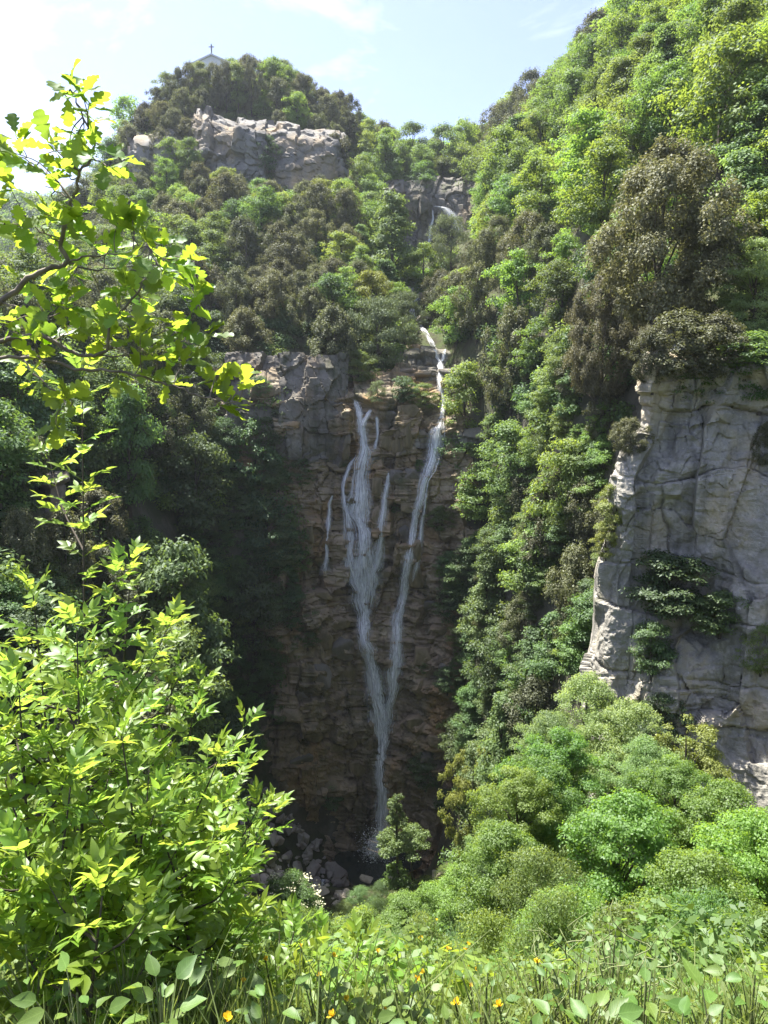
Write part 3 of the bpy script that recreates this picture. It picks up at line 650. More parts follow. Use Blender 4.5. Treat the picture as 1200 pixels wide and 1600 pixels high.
# ------------------------------------------------------------------ trees one can name
HERO = [  # kind, centre x, top y, base y, width px, label
 ('holm_near', 1052, 235, 590, 245, 'large brown-tinged holm oak crowning the grey buttress'),
 ('holm_near', 945, 430, 735, 120, 'olive-brown holm oak leaning at the left shoulder of the grey buttress'),
 ('cool_near', 1190, 370, 590, 130, 'pale green tree at the right edge above the grey buttress'),
 ('bright', 885, 690, 905, 92, 'bright green narrow tree left of the grey buttress'),
 ('green', 800, 675, 850, 92, 'mixed olive and green tree halfway up the slope right of the falls'),
 ('bright', 728, 592, 745, 84, 'bright green tree right beside the upper right fall'),
 ('green', 722, 700, 800, 74, 'small leafy tree beside the lower right fall'),
 ('bright', 752, 780, 905, 86, 'light green tree below the bright one beside the right fall'),
 ('green', 772, 860, 970, 70, 'small green tree growing on a mossy ledge right of the falls'),
 ('cool', 762, 945, 1115, 88, 'pale feathery hornbeam right of the lower falls'),
 ('cool', 700, 975, 1090, 50, 'small dark-stemmed hornbeam on the rock beside the lower falls'),
 ('holm', 900, 862, 1030, 96, 'olive-yellow holm oak at the foot of the buttress edge'),
 ('cool', 870, 955, 1090, 84, 'fresh green hornbeam just below the olive-yellow holm oak'),
 ('holm', 838, 1065, 1210, 104, 'brown holm oak between two green hornbeams on the lower slope'),
 ('cool', 790, 1085, 1290, 110, 'tall green hornbeam under the lower slope left of the brown holm oak'),
 ('willow', 592, 492, 640, 104, 'pale green willow at the lip of the main fall'),
 ('holm', 800, 488, 690, 86, 'tall grey-brown holm oak on the shaded slope right of the stream'),
 ('holm', 745, 420, 560, 66, 'dark holm oak leaning over the right bank of the stream'),
 ('cool', 612, 298, 455, 92, 'fresh green hornbeam left of the upper waterfall'),
 ('willow', 706, 335, 440, 66, 'olive-green bush-like willow in front of the upper waterfall'),
 ('bright', 662, 380, 470, 50, 'small bright tree over the stream bed below the upper waterfall'),
 ('willow', 632, 455, 560, 66, 'pale shrubby willow on the left bank of the stream'),
 ('yellow', 590, 425, 500, 46, 'yellow-green young tree left of the stream boulders'),
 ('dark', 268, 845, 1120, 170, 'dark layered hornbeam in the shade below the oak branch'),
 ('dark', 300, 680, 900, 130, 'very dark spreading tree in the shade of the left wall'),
 ('green', 272, 985, 1230, 158, 'dome-shaped mid-green tree behind the ash saplings'),
 ('green', 198, 598, 830, 98, 'tall pale green tree catching light on the left wall'),
 ('dark', 398, 655, 830, 100, 'dark tree with a sunlit top beside the pale rock face'),
 ('green', 440, 690, 850, 90, 'leafy tree standing before the lower edge of the pale rock face'),
 ('green', 425, 780, 960, 100, 'mid-green tree below the leafy one at the left of the wall'),
 ('cool', 450, 900, 1080, 90, 'hornbeam at the left border of the wet wall'),
 ('dark', 415, 840, 1010, 90, 'dark bushy tree at the foot of the pale rock face'),
 ('dark', 400, 1000, 1180, 96, 'dark green tree hanging over the shaded foot of the wall'),
 ('holm', 22, 655, 790, 80, 'brown holm oak at the left edge by the rock outcrop'),
 ('holm', 40, 555, 680, 84, 'grey-brown holm oak under the oak branch at the left edge'),
 ('holm', 95, 800, 960, 100, 'grey-brown holm oak low on the left wall behind the ash shoot'),
 ('holm', 25, 800, 930, 80, 'sunlit brown holm oak low at the left edge'),
 ('dark', 419, 212, 300, 36, 'dark bush in the cleft that splits the crag'),
 ('holm', 520, 215, 300, 60, 'holm oak closing the right end of the crag'),
 ('bright', 442, 300, 372, 46, 'light green small tree right under the crag'),
 ('bright', 350, 262, 330, 46, 'bright green small tree under the left end of the crag'),
 # near the viewer on the right
 ('cool_near', 915, 1055, 1400, 150, 'pale green tall tree below the foot of the grey buttress'),
 ('green_near', 850, 1185, 1440, 140, 'yellowish-green maple left of the tall pale tree'),
 ('yellow_near', 1072, 1115, 1400, 150, 'thin yellow-green young tree against the foot of the grey buttress'),
 ('green_near', 985, 1240, 1570, 260, 'large bright green maple filling the lower right bank'),
 ('green_near', 1185, 1270, 1600, 220, 'broad green tree at the lower right edge'),
 ('cool_near', 1010, 1150, 1420, 130, 'greyish-green tree behind the large maple'),
 ('yellow_near', 742, 1160, 1370, 92, 'sparse pale tree at the right of the plunge pool'),
 ('cool_near', 985, 1095, 1370, 150, 'broad pale green tree against the left foot of the buttress'),
 ('green_near', 1060, 1185, 1440, 130, 'bright tree rising behind the large maple'),
 ('green_near', 875, 1140, 1390, 150, 'bright fresh tree left of the broad pale one'),
 ('green_near', 1135, 1220, 1500, 170, 'bright maple at the right foot of the buttress'),
 ('green_near', 815, 1200, 1400, 140, 'slim bright tree at the left end of the near trees'),
 ('green_near', 795, 1285, 1500, 170, 'round bright green bush-like maple above the drooping shrub'),
 ('green_near', 1110, 1330, 1600, 230, 'bright maple crown low at the right below the yellow-green young tree'),
 ('green_near', 905, 1390, 1590, 210, 'bright green low maple in front of the large one'),
 ('cool_near', 860, 1110, 1350, 130, 'fresh green tree between the brown holm oak and the tall pale tree'),
 ('green_near', 730, 1360, 1500, 130, 'small bright maple right below the plunge pool'),
 ('green_near', 640, 1400, 1520, 130, 'low bright bush in front of the ivy-clad tree'),
 ('cool', 1165, 235, 420, 130, 'sunlit green tree behind the large brown-tinged holm oak'),
 ('bright', 1195, 300, 480, 120, 'bright tree at the right edge beside the large holm oak'),
 ('cool', 985, 330, 470, 110, 'green tree left behind the large brown-tinged holm oak'),
 ('fine_near', 850, 1330, 1520, 190, 'fine-leaved drooping shrub left of the large maple'),
 ('cool_near', 770, 1290, 1440, 90, 'dark feathery shrub at the right of the plunge pool'),
]
planted = []
for kind, px, top, base, wpx, lab in HERO:
    p = None
    for k in range(40):
        p = ray_land(px, base, 6.0)
        if p is None: base += 6; continue
        break
    if p is None: continue
    if kind.endswith('_near') and top > 1000 and px > 780 and p[1] > np.interp(top, [1055, 1130, 1250, 1400], [25.5, 22, 16, 11]):   # these stand well in front of the buttress, the lower ones nearer
        p = P(px, base, float(np.interp(top, [1055, 1130, 1250, 1400], [25.5, 22, 16, 11]))); p[2] = float(Hf(p[0], p[1]))
    Y = p[1]
    s = Y / FPX
    z_top = P(px, top, Y)[2]
    h = max(1.2, z_top - p[2]); wd = wpx * s * 1.05
    p = np.array([p[0], p[1] + 0.25 * wd, float(Hf(p[0], p[1] + 0.25 * wd))]); 
    z_top = P(px, top, p[1])[2]; h = max(0.8 * h, z_top - p[2])
    lift = 0.0
    if kind.endswith('_near') and top > 1000 and px > 780 and h > 1.35 * wd:   # high crown on a long bare bole
        lift = h - 1.35 * wd; h = 1.35 * wd
    t_ = plant(kind, p + [0, 0, lift - 0.1], h, wd, lab); planted.append((p[0], p[1], wd))
    if lift:
        kz = h / PH[kind][0]; kx = wd / PH[kind][1]
        V, F = tube([(0, 0, -(lift + 0.4) / kz), (0.05, 0, -0.5 * lift / kz), (0, 0, 0.02)], [0.2 / kx, 0.17 / kx, 0.15 / kx], 8); obj('bole', mesh_np('bole', V, F, M['bark'], True), t_)

for i, (px, top, wpx, k) in enumerate([(258,112,36,'green'),(276,108,34,'holm'),(294,100,34,'holm'),(312,96,36,'yellow'),(332,100,36,'holm'),(352,98,34,'holm'),(370,94,36,'green'),(392,92,36,'holm')]):
    Y = 130.5; x = P(px, top, Y)[0]; z = float(Hf(x, Y)); h = max(2.2, P(px, top, Y)[2] - z)
    plant(k, (x, Y, z - 0.2), h, wpx * Y / FPX, ('leftmost', 'second', 'third', 'fourth', 'fifth', 'sixth', 'seventh', 'rightmost')[i] + ' of the low trees in a row before the chapel'); planted.append((x, Y, 3))

# ------------------------------------------------------------------ the woods: trees standing where the land is, seen from the viewpoint
def region_of(px, py, Y):
    if Y > 200: return 'far'
    if px < 345:
        if py < 190: return 'summit'
        if py < 330: return 'hill_left'
        return 'left_wall' if Y < 72 else ('hill_left_low' if py < 480 else 'left_shade')
    if px < 560 and py < 215 and Y > 112: return 'summit'
    if px < 560: return 'hill_mid' if py < 420 else ('hill_low' if py < 620 else 'left_shade')
    if px < 690: return 'saddle' if py < 330 else 'stream_left'
    if Y > 100: return 'right_far'
    if py < 380: return 'right_high'
    return 'right_mid' if py < 640 else 'right_low'
MIX = {  # kind weights by region
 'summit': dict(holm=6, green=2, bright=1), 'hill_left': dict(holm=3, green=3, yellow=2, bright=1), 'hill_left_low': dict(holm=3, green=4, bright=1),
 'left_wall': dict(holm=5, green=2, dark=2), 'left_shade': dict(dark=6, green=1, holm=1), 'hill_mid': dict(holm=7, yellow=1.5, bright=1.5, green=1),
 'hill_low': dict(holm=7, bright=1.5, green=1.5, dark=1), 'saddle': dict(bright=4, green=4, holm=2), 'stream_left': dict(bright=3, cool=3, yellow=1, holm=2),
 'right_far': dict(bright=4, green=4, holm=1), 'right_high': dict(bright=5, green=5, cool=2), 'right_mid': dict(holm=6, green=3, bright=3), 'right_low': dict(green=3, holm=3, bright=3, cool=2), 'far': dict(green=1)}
LOOK = dict(holm='brown-grey holm oak', green='mid-green broadleaf tree', bright='bright green broadleaf tree', cool='pale green hornbeam', willow='pale willow', yellow='yellow-green young tree', dark='dark green tree')
WHERE = {'summit': 'on the hilltop around the chapel', 'hill_left': 'on the left shoulder of the chapel hill', 'hill_left_low': 'low on the left flank of the chapel hill',
 'left_wall': 'on the left wall of the gorge', 'left_shade': 'in the shade left of the falls', 'hill_mid': 'on the slope just below the crag', 'hill_low': 'on the slope above the pale rock face',
 'saddle': 'in the saddle left of the upper waterfall', 'stream_left': 'on the left bank of the upper stream', 'right_far': 'high on the far right ridge', 'right_high': 'on the sunlit upper right slope',
 'right_mid': 'on the shaded slope right of the stream', 'right_low': 'on the steep slope right of the falls', 'far': 'on the far ridge'}
r = np.random.default_rng(5)
cand = []
XY = np.stack([r.uniform(-75, 60, 16000), r.uniform(34, 186, 16000)], 1)
ZZ = Hf(XY[:, 0], XY[:, 1])
gxx = (Hf(XY[:, 0] + 0.7, XY[:, 1]) - Hf(XY[:, 0] - 0.7, XY[:, 1])) / 1.4; gyy = (Hf(XY[:, 0], XY[:, 1] + 0.7) - Hf(XY[:, 0], XY[:, 1] - 0.7)) / 1.4
SL = np.hypot(gxx, gyy)
VIS = visible_all(np.stack([XY[:, 0], XY[:, 1], ZZ + 5.0], 1))
acc = []; count = {}
for (x, y), z, sl, vi in zip(XY, ZZ, SL, VIS):
    if sl > (9 if 45 < y < 75 and x > 0 else 4.5) or not vi: continue
    px, py = project(np.array([x, y, z + 3]))
    if not (-70 < px < 1270 and -60 < py < 1330): continue
    if y < 46 and not (px < 330 and y > 30) and not (px > 1060 and y > 38 and py < 470): continue
    if y < 60 and px > 960 and py > 470: continue
    reg = region_of(px, py, y)
    size = 1.0 if y < 90 else (1.12 if y < 130 else 1.3)
    if reg in ('right_high', 'right_far'): size *= 1.2
    if reg == 'summit': size *= 0.8
    wd = 4.3 * size * r.uniform(0.75, 1.25); h = wd * r.uniform(1.15, 1.55)
    if reg in ('left_shade', 'right_low', 'stream_left'): h *= 0.9; wd *= 0.9
    dmin = 0.47 * wd
    if any((x - a) ** 2 + (y - b) ** 2 < (dmin + 0.2 * c_) ** 2 for a, b, c_ in planted): continue
    p = np.array([x, y, z])
    if blocks_view(p, h, wd): continue
    mix = MIX[reg]; ks = list(mix); wts = np.array([mix[k] for k in ks], float)
    # patches of one kind, not an even mix
    nz_ = np.array([1.6 * vnoise(np.array([x, y, z]) * 0.09 + 40 * i, i) for i in range(len(ks))])
    wts = wts * np.exp(1.3 * nz_); kind = r.choice(ks, p=wts / wts.sum())
    if count.get(kind, 0) >= 290: continue
    count[kind] = count.get(kind, 0) + 1
    hh = h * (0.92 if kind == 'holm' else 1.0); ww = wd * 1.08
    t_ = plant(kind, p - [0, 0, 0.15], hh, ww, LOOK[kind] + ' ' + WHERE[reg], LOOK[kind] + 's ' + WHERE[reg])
    acc.append((kind, reg, px, t_))
    planted.append((x, y, wd))
def _ordw():
    a = 'first second third fourth fifth sixth seventh eighth ninth'.split(); t = 'twenty thirty forty fifty sixty seventy'.split(); o = []
    for x in t: o += [x[:-1] + 'ieth'] + [x + '-' + y for y in a]
    return o
ORD = 'leftmost second third fourth fifth sixth seventh eighth ninth tenth eleventh twelfth thirteenth fourteenth fifteenth sixteenth seventeenth eighteenth nineteenth'.split() + _ordw()
for kr in sorted({(a[0], a[1]) for a in acc}):   # tell the look-alikes of one slope apart by their order along it
    mem = sorted([a for a in acc if (a[0], a[1]) == kr], key=lambda a: a[2]); n_ = len(mem)
    for i, a in enumerate(mem):
        if n_ == 1: o_ = 'lone '
        elif i <= n_ // 2: o_ = 'leftmost ' if i == 0 else ORD[i] + '-from-left '
        elif True: o_ = 'rightmost ' if i == n_ - 1 else ORD[n_ - 1 - i] + '-from-right '
        a[3]['label'] = o_ + LOOK[kr[0]] + ' ' + WHERE[kr[1]]
print('TREES', len(planted), count)

# scrub holding on to the steepest ground
r = np.random.default_rng(19); scrub = {}
for poly, n_, kinds, where in (([(775,560),(905,520),(930,700),(900,900),(840,1060),(780,1120),(750,1000),(745,800)], 85, ('green', 'bright', 'holm', 'cool'), 'on the steep rock right of the falls'),
                        ([(290,700),(360,680),(440,720),(470,900),(440,1080),(405,1160),(390,1230),(330,1150),(280,1000)], 80, ('dark', 'green', 'cool', 'green'), 'on the shaded steep ground left of the falls'),
                        ([(0,860),(250,900),(330,1150),(200,1250),(0,1200)], 30, ('dark', 'holm', 'green'), 'low on the left wall behind the saplings'),
                        ([(905,640),(965,660),(955,940),(930,1060),(895,1060)], 26, ('green', 'holm', 'bright'), 'in the gap beside the left edge of the buttress'),
                        ([(700,880),(770,860),(780,1150),(760,1330),(715,1300),(715,1100)], 48, ('green', 'dark', 'cool'), 'on the right flank of the plunge')):
    k_ = 0; tries = 0
    while k_ < n_ and tries < 900:
        tries += 1
        px = r.uniform(min(a for a, b in poly), max(a for a, b in poly)); py = r.uniform(min(b for a, b in poly), max(b for a, b in poly))
        if not in_poly(px, py, poly): continue
        p = ray_land(px, py, 24)
        if p is None: continue
        hw_, _ = ray_bvh(wall_bv, px, py)
        if hw_ is not None and hw_[1] < p[1]: p = hw_
        wd = r.uniform(1.7, 3.6); h = wd * r.uniform(0.9, 1.4)
        if px > 560 and px < 690: continue
        kind = r.choice(kinds); k_ += 1
        t_ = plant(kind, p + np.array([0, 0.1, -0.35 * h]), h, wd, '', None, name='scrub_tree', cat='shrub')
        scrub.setdefault((kind, where), []).append((px, t_))
for (kind, where), mem in scrub.items():
    mem.sort(key=lambda a: a[0]); n_ = len(mem)
    for i, (px, t_) in enumerate(mem):
        j = n_ - 1 - i; lk_ = 'small ' + LOOK[kind].replace('tree', 'bush'); t_['group'] = lk_ + ' group ' + where
        o_ = 'lone ' if n_ == 1 else ('leftmost ' if i == 0 else 'rightmost ' if j == 0 else (ORD[i] + '-from-left ' if i <= j else ORD[j] + '-from-right '))
        t_['label'] = o_ + lk_ + ' ' + where

# ------------------------------------------------------------------ undergrowth that fills between the trunks (nobody could count it)
def bush_mesh(name, seed, lmat, n, size, leaf, aspect=0.55, tall=0.7):
    q = np.random.default_rng(seed); k = 16
    c = rand_unit(k, q) * q.uniform(0.2, 1, k)[:, None] * size * 0.6; c[:, 2] = np.abs(c[:, 2]) * tall + 0.1 * size
    ci = q.integers(0, k, n); d = rand_unit(n, q); pos = c[ci] + d * (q.uniform(0.2, 1, n) ** 0.5)[:, None] * size * 0.38
    N = norm(d + [0, 0, 0.7] + 0.5 * q.normal(size=(n, 3))); D = norm(np.cross(N, rand_unit(n, q)))
    V, F = kites(pos, D, N, leaf * q.uniform(0.6, 1.4, n), leaf * aspect * q.uniform(0.8, 1.2, n))
    return mesh_np(name, V, F, lmat)

def scatter_nodes(name, pts, me, smin, smax, label):
    """one object whose points each carry a bush"""
    src = bpy.data.objects.new(name + '_source', me)
    ng = bpy.data.node_groups.new(name, 'GeometryNodeTree')
    ng.interface.new_socket('Geometry', in_out='INPUT', socket_type='NodeSocketGeometry')
    ng.interface.new_socket('Geometry', in_out='OUTPUT', socket_type='NodeSocketGeometry')
    N_ = ng.nodes; gi = N_.new('NodeGroupInput'); go = N_.new('NodeGroupOutput'); ip = N_.new('GeometryNodeInstanceOnPoints')
    oi = N_.new('GeometryNodeObjectInfo'); oi.inputs['Object'].default_value = src; oi.inputs['As Instance'].default_value = True
    rv = N_.new('FunctionNodeRandomValue'); rv.data_type = 'FLOAT_VECTOR'; rv.inputs[0].default_value = (0, 0, 0); rv.inputs[1].default_value = (0.3, 0.3, 6.28)
    rs = N_.new('FunctionNodeRandomValue'); rs.data_type = 'FLOAT'; rs.inputs[2].default_value = smin; rs.inputs[3].default_value = smax
    lk = ng.links
    lk.new(gi.outputs[0], ip.inputs['Points']); lk.new(oi.outputs['Geometry'], ip.inputs['Instance'])
    lk.new(rv.outputs[0], ip.inputs['Rotation']); lk.new(rs.outputs[1], ip.inputs['Scale']); lk.new(ip.outputs[0], go.inputs[0])
    pm = bpy.data.meshes.new(name); pm.from_pydata([tuple(p) for p in pts], [], [])
    o = obj(name, pm, kind='stuff', label=label)
    md = o.modifiers.new('scatter', 'NODES'); md.node_group = ng
    return o
ug = {k: [] for k in ('dark', 'green', 'bright')}
r = np.random.default_rng(8)
XY = np.stack([r.uniform(-75, 60, 9000), r.uniform(30, 186, 9000)], 1); ZZ = Hf(XY[:, 0], XY[:, 1])
VIS = visible_all(np.stack([XY[:, 0], XY[:, 1], ZZ + 1.6], 1))
for (x, y), z, vi in zip(XY, ZZ, VIS):
    if not vi: continue
    p = np.array([x, y, z]); px, py = project(p + [0, 0, 0.8])
    if not (-40 < px < 1240 and -30 < py < 1350): continue
    if y < 46 and px > 330: continue
    if blocks_view(p, 1.8, 1.8): continue
    reg = region_of(px, py, y)
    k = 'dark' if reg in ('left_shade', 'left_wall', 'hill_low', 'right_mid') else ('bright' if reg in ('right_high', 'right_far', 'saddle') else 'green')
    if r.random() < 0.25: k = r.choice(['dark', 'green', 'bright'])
    ug[k].append(p)
for k, lab in (('dark', 'dark evergreen undergrowth between the trees'), ('green', 'green undergrowth covering the slopes between the trees'), ('bright', 'sunlit light green undergrowth on the slopes')):
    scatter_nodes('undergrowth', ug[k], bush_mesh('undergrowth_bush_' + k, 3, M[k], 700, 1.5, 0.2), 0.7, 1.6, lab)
print('UNDERGROWTH', {k: len(v) for k, v in ug.items()})

# far wooded ridge beyond the chapel hill
fr = []
r = np.random.default_rng(44)
for i in range(1100):
    x, y = r.uniform(-235, -40), r.uniform(205, 345)
    px, py = project(np.array([x, y, 60.0]))
    if -60 < px < 420: fr.append((x, y))
fr = np.array(fr); fr = np.stack([fr[:, 0], fr[:, 1], H(fr[:, 0], fr[:, 1])], 1)
scatter_nodes('far_wood', fr, bush_mesh('far_wood_crown', 23, M['green'], 900, 7.0, 1.0), 0.7, 1.5, 'hazy wooded ridge far behind the oak branch')
# ------------------------------------------------------------------ falling water
def water_mat(name, alpha, col=(0.82, 0.87, 0.93)):
    m, n, l = new_mat(name)
    o = n.new('ShaderNodeOutputMaterial'); g = n.new('ShaderNodeNewGeometry')
    tc = n.new('ShaderNodeTexCoord'); mp = n.new('ShaderNodeMapping'); mp.inputs['Scale'].default_value = (5, 5, 0.45)
    l.new(tc.outputs['Object'], mp.inputs['Vector'])
    x = n.new('ShaderNodeTexNoise'); x.inputs['Scale'].default_value = 1.6; x.inputs['Detail'].default_value = 5; l.new(mp.outputs['Vector'], x.inputs['Vector'])
    mr = n.new('ShaderNodeMapRange'); mr.inputs['From Min'].default_value = 0.30; mr.inputs['From Max'].default_value = 0.60
    l.new(x.outputs['Fac'], mr.inputs['Value'])
    ml = n.new('ShaderNodeMath'); ml.operation = 'MULTIPLY'; ml.inputs[1].default_value = alpha; l.new(mr.outputs['Result'], ml.inputs[0])
    d = n.new('ShaderNodeBsdfDiffuse'); d.inputs['Color'].default_value = (*col, 1)
    t = n.new('ShaderNodeBsdfTranslucent'); t.inputs['Color'].default_value = (*col, 1)
    s = n.new('ShaderNodeMixShader'); s.inputs[0].default_value = 0.2; l.new(d.outputs[0], s.inputs[1]); l.new(t.outputs[0], s.inputs[2])
    tr = n.new('ShaderNodeBsdfTransparent')
    s2 = n.new('ShaderNodeMixShader'); l.new(ml.outputs[0], s2.inputs[0]); l.new(tr.outputs[0], s2.inputs[1]); l.new(s.outputs[0], s2.inputs[2])
    l.new(s2.outputs[0], o.inputs['Surface']); return m
def curtain_mat(name, alpha, seed):
    """soft streaked veil: thin threads along the flow, fading at both edges (u across, v metres down)"""
    m, n, l = new_mat(name)
    o = n.new('ShaderNodeOutputMaterial'); uv = n.new('ShaderNodeUVMap'); uv.uv_map = 'flow'
    sp = n.new('ShaderNodeSeparateXYZ'); l.new(uv.outputs[0], sp.inputs[0])
    def nz(sx, sy, det, dist):
        mp = n.new('ShaderNodeMapping'); mp.inputs['Scale'].default_value = (sx, sy, 1); mp.inputs['Location'].default_value = (seed * 3.3, seed * 7.1, 0)
        l.new(uv.outputs[0], mp.inputs['Vector']); x = n.new('ShaderNodeTexNoise'); x.inputs['Scale'].default_value = 1; x.inputs['Detail'].default_value = det; x.inputs['Distortion'].default_value = dist
        x.inputs['Roughness'].default_value = 0.65; l.new(mp.outputs[0], x.inputs['Vector']); return x.outputs['Fac']
    def mth(op, a, b=None, v=None):
        x = n.new('ShaderNodeMath'); x.operation = op; l.new(a, x.inputs[0])
        if b is not None: l.new(b, x.inputs[1])
        elif v is not None: x.inputs[1].default_value = v
        return x.outputs[0]
    a = n.new('ShaderNodeMapRange'); a.inputs['From Min'].default_value = 0.39; a.inputs['From Max'].default_value = 0.57; l.new(nz(13, 0.32, 5, 0.35), a.inputs['Value'])
    b = n.new('ShaderNodeMapRange'); b.inputs['From Min'].default_value = 0.36; b.inputs['From Max'].default_value = 0.56; b.inputs['To Min'].default_value = 0.12; l.new(nz(3.0, 0.5, 3, 0.4), b.inputs['Value'])
    e = mth('ABSOLUTE', sp.outputs['X']); e = mth('MULTIPLY', e, v=2.0); e = mth('POWER', e, v=1.8); ei = n.new('ShaderNodeMath'); ei.operation = 'SUBTRACT'; ei.inputs[0].default_value = 1.0; ei.use_clamp = True; l.new(e, ei.inputs[1])
    uf = n.new('ShaderNodeUVMap'); uf.uv_map = 'fade'; sf = n.new('ShaderNodeSeparateXYZ'); l.new(uf.outputs[0], sf.inputs[0])
    f = mth('MULTIPLY', mth('MULTIPLY', a.outputs[0], b.outputs[0]), ei.outputs[0]); f = mth('MULTIPLY', f, v=alpha); f = mth('MULTIPLY', f, sf.outputs['X'])
    d = n.new('ShaderNodeBsdfDiffuse'); d.inputs['Color'].default_value = (0.96, 0.97, 0.98, 1); t = n.new('ShaderNodeBsdfTranslucent'); t.inputs['Color'].default_value = (0.96, 0.97, 0.98, 1)
    s = n.new('ShaderNodeMixShader'); s.inputs[0].default_value = 0.2; l.new(d.outputs[0], s.inputs[1]); l.new(t.outputs[0], s.inputs[2])
    tr = n.new('ShaderNodeBsdfTransparent'); s2 = n.new('ShaderNodeMixShader'); l.new(f, s2.inputs[0]); l.new(tr.outputs[0], s2.inputs[1]); l.new(s.outputs[0], s2.inputs[2])
    l.new(s2.outputs[0], o.inputs['Surface']); return m
VEIL = [curtain_mat('water_veil', 1.0, 1), curtain_mat('water_veil_front', 1.0, 2), curtain_mat('water_veil_mist', 0.6, 3)]
def flow_mesh(name, V, F, U, mat, fade=None):
    me = mesh_np(name, V, F, mat, True); ul = me.uv_layers.new(name='flow')
    ul.data.foreach_set('uv', np.ascontiguousarray(U[F.ravel()], np.float32).ravel())
    uf = me.uv_layers.new(name='fade'); fd = np.ones(len(V)) if fade is None else fade
    uf.data.foreach_set('uv', np.ascontiguousarray(np.stack([fd[F.ravel()], 0 * fd[F.ravel()]], 1), np.float32).ravel()); return me
M['water'] = water_mat('white_water', 0.8, (0.96, 0.97, 0.98))
M['water_thin'] = water_mat('thin_water', 0.13)

def water_course(pts, bvs, seed, n_strand, thick=0.05, off=0.25, fan=1.0, dens_len=(0.2, 0.7), back=None, taper=True):
    """strands of water following a course; pts rows: px, py, width px; the rock under it is found on the real faces"""
    r = np.random.default_rng(seed)
    pp = smooth_path(pts, 8); n = len(pp)
    Y = np.empty(n)
    for i, (px, py, w_) in enumerate(pp):
        ys = [h[0][1] for h in (ray_bvh(b, px, py) for b in bvs) if h[0] is not None]
        Y[i] = min(ys) if ys else np.nan
    ok = ~np.isnan(Y)
    if not ok.any(): Y[:] = back
    else: Y = np.interp(np.arange(n), np.nonzero(ok)[0], Y[ok])
    # water leaves the rock where it steps back: lower envelope, then smoothed
    Z = Y.copy()
    for i in range(1, n): Z[i] = min(Y[i], Z[i-1] + 0.10)
    w2 = min(9, max(1, n // 4)); k = np.hanning(2 * w2 + 3)[1:-1]; k /= k.sum()
    Z = np.convolve(np.pad(Z, w2, 'edge'), k, 'valid'); Z = np.minimum(Z, Y + 0.15); Z = np.convolve(np.pad(Z, w2, 'edge'), k, 'valid') - off
    ctr = np.array([P(px, py, y) for (px, py, _), y in zip(pp, Z)]); wid = pp[:, 2] * Z / FPX
    parts = []
    s_ax = np.linspace(0, 1, n)
    nl_ = int(np.clip(pp[:, 2].max() / 5, 2, 8)); lanes = np.sort(r.uniform(-0.46, 0.46, nl_)); lanes[nl_ // 2] = r.uniform(0.0, 0.15)
    lw = np.exp(-(lanes - 0.08) ** 2 / 0.06) * r.uniform(0.4, 1.3, nl_); lw /= lw.sum()
    fade = np.clip(0.15 + s_ax / 0.06, 0, 1) * (1 if taper is False else np.clip((1 - s_ax) / 0.12, 0, 1))
    nn_ = lambda f_, sd_: vnoise(np.stack([np.arange(n) * f_, np.full(n, seed * 1.7), np.full(n, sd_)], 1), 5)
    wid = 1.12 * wid * (0.6 + 0.4 * np.clip(s_ax / 0.05, 0, 1)) * (1 + 0.30 * nn_(0.22, 1.5) + 0.12 * nn_(0.7, 2.5))
    ctr = ctr + np.stack([0.16 * nn_(0.15, 3.5) + 0.05 * nn_(0.5, 4.5), 0 * wid, 0 * wid], 1)
    for q in range(n_strand):
        ln = r.uniform(*dens_len); a = r.uniform(-0.4 * ln, 1 - 0.4 * ln); b = a + ln; a = max(a, r.uniform(0, 0.015)); b = min(b, 1 - r.uniform(0, 0.02))
        i0, i1 = np.searchsorted(s_ax, max(a, 0)), np.searchsorted(s_ax, min(b, 1))
        if i1 - i0 < 3: continue
        lat = np.clip(r.choice(lanes, p=lw) + r.normal(0, 0.09), -0.5, 0.5) if r.random() < 0.85 else r.uniform(-0.5, 0.5); dp = r.uniform(-0.12, 0.22)
        ph = r.uniform(0, 6); wob = 0.05 * np.sin(np.linspace(0, 5, n) + ph) + 0.02 * np.sin(np.linspace(0, 21, n) + 2 * ph)
        c = ctr[i0:i1].copy(); c[:, 0] += (lat + wob[i0:i1]) * wid[i0:i1]; c[:, 1] -= dp + 0.1 * (1 - abs(lat) * 2)
        tw = thick * r.choice([0.4, 0.6, 1.0, 1.6]) * np.sin(np.linspace(0.15, np.pi - 0.1, i1 - i0)) ** 0.5
        tw = np.maximum(tw, 0.008)
        an_ = r.normal(0, 0.5); sd = np.array([math.cos(an_), math.sin(an_), 0])
        A = c - sd * tw[:, None]; B = c + sd * tw[:, None]
        m = i1 - i0; V = np.empty((2 * m, 3)); V[0::2] = A; V[1::2] = B
        F = np.array([(2*i, 2*i+1, 2*i+3, 2*i+2) for i in range(m - 1)])
        parts.append((V, F))
    # soft veils of water the threads run in
    cum = np.concatenate([[0], np.cumsum(np.linalg.norm(np.diff(ctr, axis=0), axis=1))])
    veils = []; cols = 9; fs = np.linspace(-0.5, 0.5, cols)
    for k, (wm, dy) in enumerate(((1.2, 0.08), (0.75, -0.08), (1.7, 0.0))):
        jit = 0.05 * np.sin(np.linspace(0, 11 + 3 * k, n) + seed + k)
        sh = np.array([ctr + np.array([1, 0, 0]) * ((f * wm + jit) * wid)[:, None] + np.array([0, dy + 0.5 * f * f, 0]) for f in fs]).transpose(1, 0, 2)
        U = np.stack([np.broadcast_to(fs[None], (n, cols)), np.broadcast_to(-cum[:, None], (n, cols))], -1).reshape(-1, 2)
        veils.append((sh.reshape(-1, 3), quads(cols, n), U, np.repeat(fade, cols)))
    return join(parts), veils

